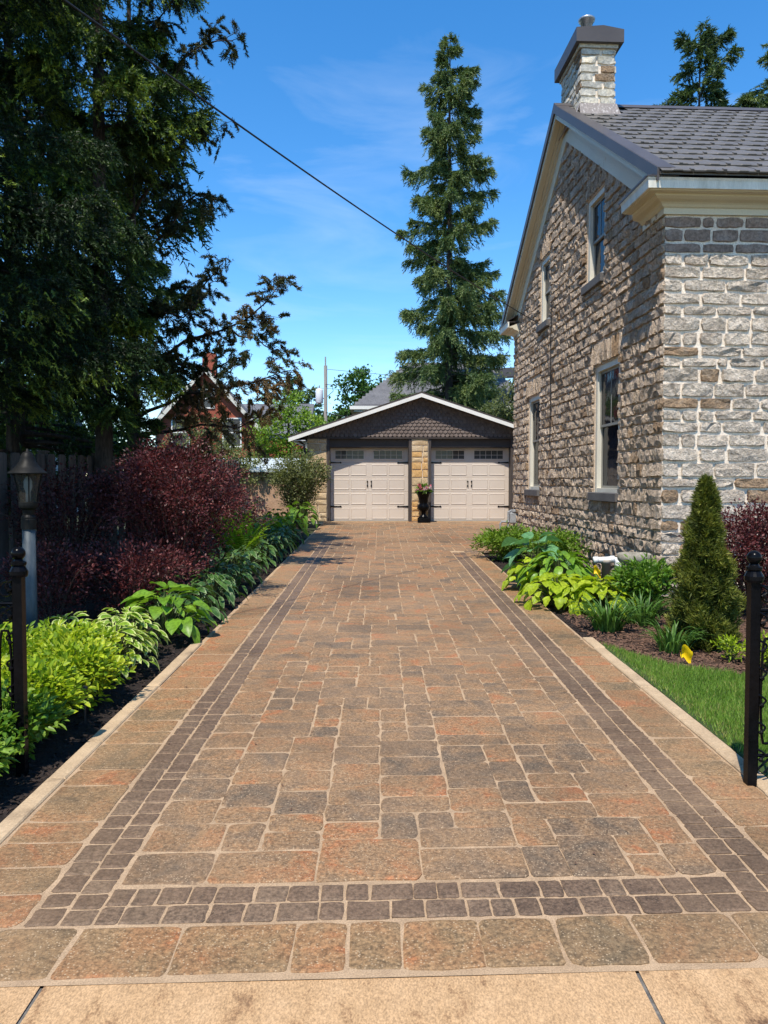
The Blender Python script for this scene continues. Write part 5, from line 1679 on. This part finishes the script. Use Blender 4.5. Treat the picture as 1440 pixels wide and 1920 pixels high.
def limb_tree(label, loc, limbs, seed, mat, per_m, K, nl, nw, trunk=None, hang=.6, tint=(.4, .25)):
    """cedar: explicit limbs with drooping sprays; limbs = [(points, spray length)]"""
    r = np.random.default_rng(seed)
    t = thing('cedar_tree', label, 'tree', loc)
    o = np.array(loc)
    if trunk:
        b = MB(); b.tube([tuple(np.array(p) - o) for p in trunk[0]], trunk[1], 9); b.build('trunk', M['bark'], t)
    lb = MB(); Ps, Ds, Ts = [], [], []
    for pts, sl, tm in limbs:
        pts = np.array(pts, float) - o
        seg = np.linalg.norm(np.diff(pts, axis=0), axis=1); cum = np.concatenate([[0], np.cumsum(seg)]); Lt = cum[-1]
        f = lambda s: np.stack([np.interp(s * Lt, cum, pts[:, k]) for k in range(3)], -1)
        rr = np.linspace(.035, .006, 9) * min(1, Lt / 2.5)
        base = f(np.linspace(0, 1, 9)); base[1:-1] += r.normal(0, .02, (7, 3))
        lb.tube(base.tolist(), rr.tolist(), 5, cap=False)
        # secondary twigs
        nt_ = int(Lt * 9)
        for k in range(nt_):
            s = .22 + .78 * (k + r.random()) / nt_
            p0 = f(np.array([s]))[0]; tan = unit(f(np.array([min(1, s + .02)]))[0] - f(np.array([s - .02]))[0])
            d = unit(tan * .8 + r.normal(0, .65, 3) + np.array([0, 0, .25]))
            l = sl * r.uniform(.5, 1.2) * (1.15 - .5 * s)
            q = np.linspace(0, 1, 5)[:, None]
            tw = p0 + d * l * q + np.array([0, 0, -hang]) * l * q ** 2 * .55 + r.normal(0, .012, (5, 3))
            lb.tube(tw.tolist(), [.007, .006, .005, .004, .003], 3, cap=False)
            # flat drooping sprays, each a string of scale leaves
            nsp = max(2, int(l * 8))
            n = max(5, int(per_m * l / nsp))
            for q_ in range(nsp):
                q0 = .2 + .8 * (q_ + r.random()) / nsp
                b0 = np.array([np.interp(q0, np.linspace(0, 1, 5), tw[:, c]) for c in range(3)])
                dd = unit(d * .45 + r.normal(0, .55, 3) + np.array([0, 0, -.35]))
                ll = r.uniform(.10, .22)
                k_ = r.random(n)
                sdv = unit(np.cross(dd, r.normal(size=3)))
                pp_ = b0 + dd * (ll * k_)[:, None] + sdv * (r.normal(0, .032, n) * (1.1 - k_))[:, None] + r.normal(0, .007, (n, 3)) - np.array([[0, 0, 1.0]]) * (ll * .35 * k_ ** 2)[:, None]
                Ps.append(pp_); Ds.append(unit(dd + sdv * r.normal(0, .7, n)[:, None]))
                Ts.append(np.clip(r.normal(tm, tint[1] * .4, n) + r.normal(0, .16), 0, 1))
    P, D, T = np.concatenate(Ps), np.concatenate(Ds), np.concatenate(Ts)
    lb.build('limbs', M['bark'], t, kind='stuff')
    V, F, ti = fan(P, D, K, nl, nw, .55, r, T, tip=nl[1] * .6)
    obj('crown', np_mesh('crown', V, F, M[mat], ti), t)
    return t

def leafy_tree(name, label, loc, H, lobes, seed, mat, n, L, W, tr_=.15, group=None, tint=(.45, .2), clump=.35):
    """broadleaf: trunk, limbs to every lobe, leaf clumps through the crown; lobes = [(x, y, z, r)] above loc"""
    r = np.random.default_rng(seed)
    t = thing(name, label, 'tree', loc, 0, group)
    b = MB()
    b.tube([(0, 0, -.2), (.05, 0, H * .3), (0, .05, H * .6), (0, 0, H * .85)], [tr_ * 1.2, tr_ * .9, tr_ * .6, tr_ * .2], 8)
    b.build('trunk', M['bark'], t)
    lb = MB(); Ps, Ds, Ts = [], [], []
    vol = np.array([q[3] ** 2 for q in lobes]); cnt = (n * vol / vol.sum()).astype(int)
    for (x, y_, z, rad), m in zip(lobes, cnt):
        lb.tube([(0, 0, max(.3, z - rad * 1.6) * .6), (x * .5, y_ * .5, z - rad * .9), (x, y_, z + rad * .4)], [tr_ * .5, tr_ * .3, tr_ * .08], 5)
        nc = max(8, int(m / 45))
        d = unit(r.normal(size=(nc, 3)))
        cc = np.array([x, y_, z]) + d * rad * (r.random((nc, 1)) ** .42) * np.array([1, 1, .85])
        ct = r.normal(0, .14, nc)
        for c0, dd, c_t in zip(cc[::3], d[::3], ct):
            lb.tube([(x * .9, y_ * .9, z - rad * .2), tuple(c0)], [tr_ * .10, tr_ * .03], 3, cap=False)
        idx = r.integers(0, nc, m)
        P = cc[idx] + r.normal(0, clump * rad * .45, (m, 3)) * np.array([1, 1, .7])
        D = unit(d[idx] * .6 + r.normal(0, .8, (m, 3)) - np.array([[0, 0, .2]]))
        Ps.append(P); Ds.append(D); Ts.append(np.clip(r.normal(tint[0], tint[1] * .6, m) + ct[idx], 0, 1))
    P, D, T = np.concatenate(Ps), np.concatenate(Ds), np.concatenate(Ts)
    m = len(P)
    V, F = dia_arrays(P, D, unit(np.array([[0, -.2, .8]]) + r.normal(0, .5, (m, 3))), r.uniform(L[0], L[1], m), r.uniform(W[0], W[1], m))
    lb.build('limbs', M['bark'], t, kind='stuff')
    obj('crown', np_mesh('crown', V, F, M[mat], np.repeat(T, 4)), t)
    return t

# tall spruce behind the garage
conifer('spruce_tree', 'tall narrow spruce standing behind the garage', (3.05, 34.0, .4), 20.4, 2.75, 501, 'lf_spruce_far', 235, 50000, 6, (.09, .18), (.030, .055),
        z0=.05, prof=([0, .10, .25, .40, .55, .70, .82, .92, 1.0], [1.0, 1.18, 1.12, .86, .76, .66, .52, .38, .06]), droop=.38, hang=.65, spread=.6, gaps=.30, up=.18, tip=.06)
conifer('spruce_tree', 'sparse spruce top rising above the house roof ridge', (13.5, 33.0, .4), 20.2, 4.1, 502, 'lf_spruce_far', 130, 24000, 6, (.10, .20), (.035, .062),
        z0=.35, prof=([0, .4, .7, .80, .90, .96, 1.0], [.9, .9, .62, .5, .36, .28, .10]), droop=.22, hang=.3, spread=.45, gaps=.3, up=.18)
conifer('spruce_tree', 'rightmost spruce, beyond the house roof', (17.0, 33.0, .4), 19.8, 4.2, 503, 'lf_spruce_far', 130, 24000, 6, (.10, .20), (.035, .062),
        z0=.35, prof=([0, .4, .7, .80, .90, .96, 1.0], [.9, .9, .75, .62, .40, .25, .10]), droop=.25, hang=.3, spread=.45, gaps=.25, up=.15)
conifer('spruce_tree', 'small dark conifer on the skyline left of the utility pole', (-7.6, 68.0, .4), 10.4, 2.2, 504, 'lf_spruce_far', 70, 2600, 5, (.3, .5), (.10, .16), z0=.1, hang=.2)
conifer('spruce_tree', 'lower conifer beside the small dark one on the skyline', (-6.0, 68.0, .4), 9.4, 2.0, 505, 'lf_spruce_far', 60, 2200, 5, (.3, .5), (.10, .16), z0=.1, hang=.2)

# big spruces on the left, above the fence; the last is unseen, added for shade
conifer('spruce_tree', 'huge near spruce with drooping boughs filling the top left corner', (-5.7, 9.4, .1), 14.5, 3.05, 510, 'lf_spruce', 105, 80000, 10, (.030, .052), (.013, .020),
        z0=.16, ztop=.85, prof=([0, .12, .25, .45, .7, 1.0], [.8, 1.0, 1.0, .98, .75, .05]), droop=.34, hang=.55, spread=.72, up=.10, tip=.34, gaps=.06, trunk_r=.2, twl=.40, strung=8, axis=.13, base_t=.27)
conifer('spruce_tree', 'dark spruce with a bare trunk rising behind the purple barberry', (-4.15, 11.6, .2), 15.0, 1.8, 511, 'lf_spruce', 115, 46000, 9, (.036, .06), (.015, .023),
        z0=.15, ztop=.90, prof=([0, .13, .25, .40, .55, .75, 1.0], [.35, .55, .72, .85, .95, .75, .05]), droop=.30, hang=.55, spread=.70, up=.12, tip=.20, gaps=.2, trunk_r=.15, twl=.42, strung=7, axis=.14, base_t=.25)
conifer('spruce_tree', 'third dark spruce deeper behind the fence', (-6.6, 14.0, .2), 15.0, 3.2, 512, 'lf_spruce', 160, 28000, 7, (.08, .14), (.026, .044),
        z0=.10, ztop=.9, prof=([0, .13, .25, .45, .7, 1.0], [.9, 1.0, 1.0, .95, .7, .05]), droop=.34, hang=.5, spread=.6, up=.10, tip=.06, gaps=.1, trunk_r=.2, strung=7, axis=.2)
conifer('spruce_tree', 'unseen spruce added for shade by the sidewalk left of the gate post and lamp post', (-6.5, 4.1, .05), 16.0, 2.85, 513, 'lf_spruce', 120, 34000, 6, (.07, .12), (.03, .05),
        z0=.22, ztop=.95, prof=([0, .2, .4, .7, 1.0], [.8, 1.0, 1.0, .7, .05]), droop=.32, hang=.45, spread=.6, up=.10, tip=.06, gaps=.15, trunk_r=.2, twl=.42, strung=7, axis=.2)
# cedar with long sparse limbs
cl = []
o_ = (-4.1, 12.9)
def L_(pts, sl, tm=.36): cl.append((pts, sl, tm))
L_([(-4.1, 12.9, 3.2), (-3.2, 12.3, 3.75), (-2.3, 11.6, 3.85), (-1.75, 11.2, 3.95), (-1.35, 11.0, 4.45)], .55, .62)
L_([(-2.3, 11.6, 3.85), (-1.75, 11.2, 3.60), (-1.28, 11.0, 3.25)], .45, .68)
L_([(-4.1, 12.9, 2.6), (-3.1, 12.2, 2.95), (-2.2, 11.6, 2.95), (-1.35, 11.1, 3.15)], .60, .95)
L_([(-4.1, 12.9, 2.3), (-3.0, 12.4, 2.45), (-2.3, 12.0, 2.40), (-1.65, 11.6, 2.60)], .60, .92)
L_([(-4.1, 12.9, 4.0), (-3.3, 12.3, 4.6), (-2.65, 11.9, 4.55), (-2.35, 11.7, 4.85)], .50, .34)
L_([(-4.1, 12.9, 3.5), (-3.3, 12.0, 3.4), (-2.5, 11.4, 3.2), (-1.9, 11.0, 3.35)], .55, .40)
L_([(-4.1, 12.9, 5.0), (-3.3, 12.2, 5.5), (-2.9, 11.9, 5.9), (-2.45, 11.6, 5.8)], .48, .32)
L_([(-4.1, 12.9, 5.9), (-3.3, 12.2, 6.6), (-2.75, 11.8, 6.9), (-2.35, 11.6, 6.75)], .48, .32)
L_([(-4.1, 12.9, 7.0), (-3.2, 12.2, 7.9), (-2.6, 11.8, 8.2), (-2.15, 11.5, 8.0)], .50, .32)
L_([(-4.1, 12.9, 2.0), (-3.2, 12.2, 2.1), (-2.7, 11.8, 1.9)], .5, .5)
L_([(-4.1, 12.9, 4.4), (-3.5, 12.0, 4.2), (-2.9, 11.5, 4.0), (-2.5, 11.2, 4.25)], .5, .34)
L_([(-4.1, 12.9, 8.0), (-3.4, 12.2, 8.8), (-2.9, 11.9, 9.0)], .5, .32)
limb_tree('sparse cedar with long brown tinged limbs reaching over the driveway edge', (-4.1, 12.9, .2), cl, 520, 'lf_cedar', 420, 3, (.030, .060), (.010, .017),
          trunk=([(-4.1, 12.9, .2), (-4.12, 12.92, 4), (-4.1, 12.9, 9.5)], [.13, .10, .03]))

# broadleaf trees in the distance
leafy_tree('maple_tree', 'dark green maple rising between the utility pole and the grey hip roof', (-1.1, 47.0, .4), 8.2, [(.0, 0, 7.0, 1.35), (.9, .3, 5.9, 1.2), (-.5, 0, 5.4, 1.2), (1.8, 0, 6.4, 1.0), (.4, 0, 4.2, 1.4), (2.6, .5, 5.6, 1.0)], 530, 'lf_maple', 9000, (.16, .28), (.10, .18))
leafy_tree('garden_tree', 'light green tree just left of the utility pole behind the garage', (-3.55, 30.0, .4), 4.8, [(0, 0, 3.9, .9), (.8, 0, 3.1, .95), (-.8, 0, 3.0, .9), (.3, .3, 2.2, 1.1), (1.3, 0, 2.2, .8), (-1.0, 0, 1.9, .9)], 531, 'lf_lightgreen', 11000, (.09, .15), (.05, .08), .10)
leafy_tree('garden_tree', 'green tree crown low behind the garage roof left slope', (-3.2, 50.0, .4), 5.2, [(0, 0, 4.6, 1.2), (1.6, 0, 4.1, 1.2), (2.6, .5, 3.5, 1.3), (-.8, 0, 3.6, 1.2), (1.0, 0, 3.0, 1.5)], 532, 'lf_maple', 6500, (.16, .28), (.10, .18))
leafy_tree('garden_tree', 'olive toned small tree in front of the red brick house', (-5.9, 26.0, .4), 3.6, [(0, 0, 2.7, .8), (.8, 0, 2.2, .8), (-.8, 0, 2.0, .8), (1.3, 0, 1.6, .7), (.2, 0, 1.4, .9)], 533, 'lf_olive', 7500, (.08, .14), (.04, .07), .08)
leafy_tree('lilac_tree', 'green tree with white blossom tips between garage roof and stone house', (4.85, 27.5, .4), 5.4, [(0, 0, 4.6, .75), (-.5, 0, 3.8, .8), (.5, 0, 3.5, .9), (-.3, 0, 2.9, .9), (.3, 0, 2.2, 1.0)], 534, 'lf_olive', 8000, (.08, .15), (.04, .08), .09, tint=(.4, .2))
leafy_tree('garden_tree', 'shady leafy tree beyond the fence behind the lamp post', (-8.6, 17.5, .3), 4.6, [(0, 0, 3.4, 1.3), (1.2, 0, 2.6, 1.2), (-1.2, 0, 2.6, 1.3), (.3, 0, 1.8, 1.3), (2.2, 1, 2.2, 1.1)], 535, 'lf_maple', 9000, (.09, .16), (.05, .09), .12)
leafy_tree('garden_tree', 'bushy tree far behind the near spruces', (-16, 30.0, .4), 8.0, [(0, 0, 5.4, 2.2), (2.6, 0, 4.4, 2.0), (-2.2, 0, 4.4, 2.2), (.6, 0, 2.8, 2.3), (4.2, 0, 3.0, 1.8)], 536, 'lf_maple', 8000, (.16, .28), (.10, .17), .2)

# ================================================================== HOUSES BEYOND
def far_window(x0, x1, z0, z1, y, parent, frame='white'):
    t = .07
    b = MB()
    b.box(x0 - t, x0, y - .05, y + .02, z0 - t, z1 + t); b.box(x1, x1 + t, y - .05, y + .02, z0 - t, z1 + t)
    b.box(x0, x1, y - .048, y + .02, z1, z1 + t); b.box(x0, x1, y - .048, y + .02, z0 - t, z0); b.box(x0, x1, y - .04, y + .02, (z0+z1)/2 - .03, (z0+z1)/2 + .03)
    w = b.build('window', M[frame], parent)
    g = MB(); g.box(x0, x1, y - .02, y + .01, z0, z1); g.build('pane', M['glass_dark'], w)

def gable_house(name, label, loc, rz, w, d, ze, zp, wall, roofm, trim, wins, ov=.35, tt=.18):
    """gable faces -y"""
    t = thing(name, label, 'house', loc, rz)
    b = MB(); b.prism([(-w/2, 0, -.3), (w/2, 0, -.3), (w/2, 0, ze), (0, 0, zp), (-w/2, 0, ze)], (0, d, 0)); b.build('wall', M[wall], t)
    s = (zp - ze) / (w / 2)
    b = MB(); e = w/2 + ov
    for g in (1, -1):
        q = [(0, -ov, zp + .02), (g*e, -ov, zp - s*e + .02), (g*e, -ov, zp - s*e + .14), (0, -ov, zp + .14)]
        b.prism(q if g > 0 else q[::-1], (0, d + 2*ov, 0))
    rf = b.build('roof', M[roofm], t)
    b = MB()
    for g in (1, -1):
        q = [(0, -ov - .03, zp - tt), (g*e, -ov - .03, zp - s*e - tt), (g*e, -ov - .03, zp - s*e + .10), (0, -ov - .03, zp + .10)]
        b.prism(q if g > 0 else q[::-1], (0, .028, 0))
    b.build('bargeboard', M[trim], rf)
    for q in wins: far_window(*q, 0.0, t)
    return t, rf
h1, rf1 = gable_house('brick_house', 'red brick gable house with white trim partly hidden by the cedar limbs', (-9.0, 40.0, .4), R(4), 5.0, 8, 4.2, 6.95, 'brick_red', 'asphalt_roof', 'casing', [(.9, 1.75, 3.0, 4.4), (-1.7, -.9, 3.0, 4.4), (.8, 1.7, .4, 2.0), (-.4, .4, 5.0, 5.9)])
b = MB(); b.box(-.35, .35, 1.2, 1.9, 6.2, 8.0); b.build('chimney', M['brick_red'], rf1)
b = MB(); b.prism([(2.55, 1.5, -.3), (5.2, 1.5, -.3), (5.2, 1.5, 3.4), (2.55, 1.5, 3.4)], (0, 5, 0)); b.build('side_wing', M['brick_red'], h1)
h2 = thing('grey_roof_house', 'distant house with a long plain grey roof behind the light green tree', 'house', (-11.0, 55.0, .4))
b = MB(); b.box(-5, 5.5, 0, 8, -.3, 4.6); b.build('wall', M['siding'], h2)
b = MB(); b.prism([(-5.4, -.5, 4.5), (-5.4, 4, 7.1), (-5.4, 8.5, 4.5)], (11.4, 0, 0)); b.build('roof', M['asphalt_roof'], h2)
# hip roofed house behind the garage
h3 = thing('hip_roof_house', 'house with a dark grey hip roof and white eaves behind the garage', 'house', (3.4, 38.0, .4))
b = MB(); b.box(-4.2, 4.0, 0, 8, -.3, 4.55); b.build('wall', M['dark_wood'], h3)
b = MB()
e0, e1 = -4.75, 4.5
b.add([(e0, -.5, 4.80), (e1, -.5, 4.80), (e1, 8.5, 4.80), (e0, 8.5, 4.80), (-2.0, 3.2, 7.4), (2.2, 3.2, 7.4)], [(0, 1, 5, 4), (1, 2, 5), (2, 3, 4, 5), (3, 0, 4), (3, 2, 1, 0)])
rf3 = b.build('roof', M['asphalt_roof'], h3)
b = MB()
rows = 16
for k in range(rows):    # shingle courses on the visible slope
    f = (k + .5) / rows
    xa = e0 + (-2.0 - e0) * f; xb = e1 + (2.2 - e1) * f; yv = -.5 + 3.7 * f; zv = 4.80 + 2.6 * f
    b.prism([(xa + .05, yv, zv + .005), (xb - .05, yv, zv + .005), (xb - .05, yv, zv + .03), (xa + .05, yv, zv + .03)], (0, 3.7/rows, 2.6/rows))
b.build('shingle_courses', M['asphalt_roof'], rf3, kind='stuff')
b = MB(); b.box(e0 - .1, e1 + .1, -.62, -.48, 4.66, 4.82); b.box(e0 - .1, e0 + .05, -.48, 8.5, 4.66, 4.82); b.build('gutter', M['white'], rf3)
b = MB(); b.box(e0 + .1, e1 - .1, -.46, 8.3, 4.56, 4.64); b.build('soffit', M['white'], rf3)
h4, rf4 = gable_house('tan_brick_house', 'tan brick gable house with pale trim behind the tall spruce', (5.2, 40.0, .4), R(-6), 7.0, 9, 3.6, 7.1, 'brick_tan', 'asphalt_roof', 'white', [(-.6, .6, 3.4, 4.9), (1.5, 2.3, 1.6, 3.0), (-2.4, -1.6, 1.6, 3.0)])
b = MB(); b.prism([(.6, 2.2, 6.75), (3.4, 2.2, 6.85), (3.4, 2.2, 6.95), (.6, 2.2, 6.85)], (0, 3, .9)); b.build('solar_panel', M['room'], rf4)
# white sided house beyond the near fence
h5 = thing('white_house', 'white sided house glimpsed beyond the fence behind the lamp post', 'house', (-15.5, 23.0, .4))
b = MB(); b.box(-4, 4, 0, 7, -.2, 2.7); wl_ = b.build('wall', M['siding'], h5)
b = MB()
for k in range(16): b.prism([(-4, -.02, k*.17), (4, -.02, k*.17), (4, -.004, k*.17 + .165), (-4, -.004, k*.17 + .165)], (0, .02, 0))
b.build('siding_boards', M['siding'], wl_, kind='stuff')
b = MB(); b.prism([(-4.4, -.5, 2.6), (-4.4, 3.5, 4.4), (-4.4, 7.5, 2.6)], (8.8, 0, 0)); b.build('roof', M['asphalt_roof'], h5)
# low shed with a pale standing seam roof
h6 = thing('garden_shed', 'low shed with a pale ribbed metal roof just beyond the fence', 'shed', (-4.6, 26.0, .4))
b = MB(); b.box(-1.9, 1.9, .1, 2.4, -.1, 1.50); b.build('wall', M['brick_tan'], h6)
b = MB(); b.prism([(-2.1, -.1, 1.48), (2.1, -.1, 1.48), (2.1, -.1, 1.53), (-2.1, -.1, 1.53)], (0, 2.8, .50)); sr_ = b.build('roof', M['sheet_roof'], h6)
for k in range(12):
    b = MB(); x_ = -2.05 + k * .37; b.prism([(x_, -.11, 1.53), (x_ + .03, -.11, 1.53), (x_ + .03, -.11, 1.565), (x_, -.11, 1.565)], (0, 2.8, .50)); b.build('seam', M['sheet_roof'], sr_)

# utility pole
up_ = thing('utility_pole', 'weathered wooden utility pole with a grey transformer behind the garage', 'utility pole', (-3.15, 45.0, .4))
b = MB(); b.tube([(0, 0, -.2), (0, 0, 7.9)], [.13, .10], 10); b.build('pole', M['pole'], up_)
b = MB(); b.lathe([(.0, 0), (.20, .01), (.22, .05), (.22, .78), (.20, .82), (.12, .86), (.0, .88)], 14, (-.36, -.05, 5.7)); b.build('transformer', M['siding'], up_, smooth=True)
b = MB(); b.tube([(-.36, -.05, 6.5), (-.36, -.05, 6.75)], .04, 6); b.tube([(0, -.05, 7.8), (0, -.05, 8.4)], .045, 6); b.tube([(-.36, -.05, 6.0), (.0, 0, 6.0)], .04, 6); b.build('insulator', M['grey_pipe'], up_)
b = MB(); b.tube([(.0, -.15, 6.8), (.4, -.15, 6.75), (.45, -.15, 6.4), (.1, -.12, 6.1)], .02, 5); b.build('drop_wire', M['cable'], up_)
def wire(label, a, c, sag, rad, seg=24):
    b = MB(); a, c = Vector(a), Vector(c)
    pts = [a.lerp(c, q/seg) - Vector((0, 0, sag * 4 * (q/seg) * (1 - q/seg))) for q in range(seg + 1)]
    b.tube(pts, rad, 6)
    o = b.build('overhead_wire', M['cable'], None)
    o['label'] = label; o['category'] = 'cable'
wire('thick black service cable crossing the sky to the far corner of the stone house', (-8.69, -5.0, 6.65), (3.10, 15.1, 4.64), .45, .009, 60)
wire('thin wire running right from the top of the utility pole', (-3.15, 45, 8.1), (30, 52, 7.8), .5, .012)
wire('thin wire running left from the utility pole above the brick house', (-3.15, 45, 7.0), (-40, 47, 7.6), .6, .012)
wire('thin wire running right from the middle of the utility pole', (-3.15, 45, 7.0), (30, 52, 6.7), .6, .012)
wire('white insulated wire from the transformer toward the grey hip roof house', (-3.15, 45, 5.6), (.2, 38.2, 4.9), .2, .02)
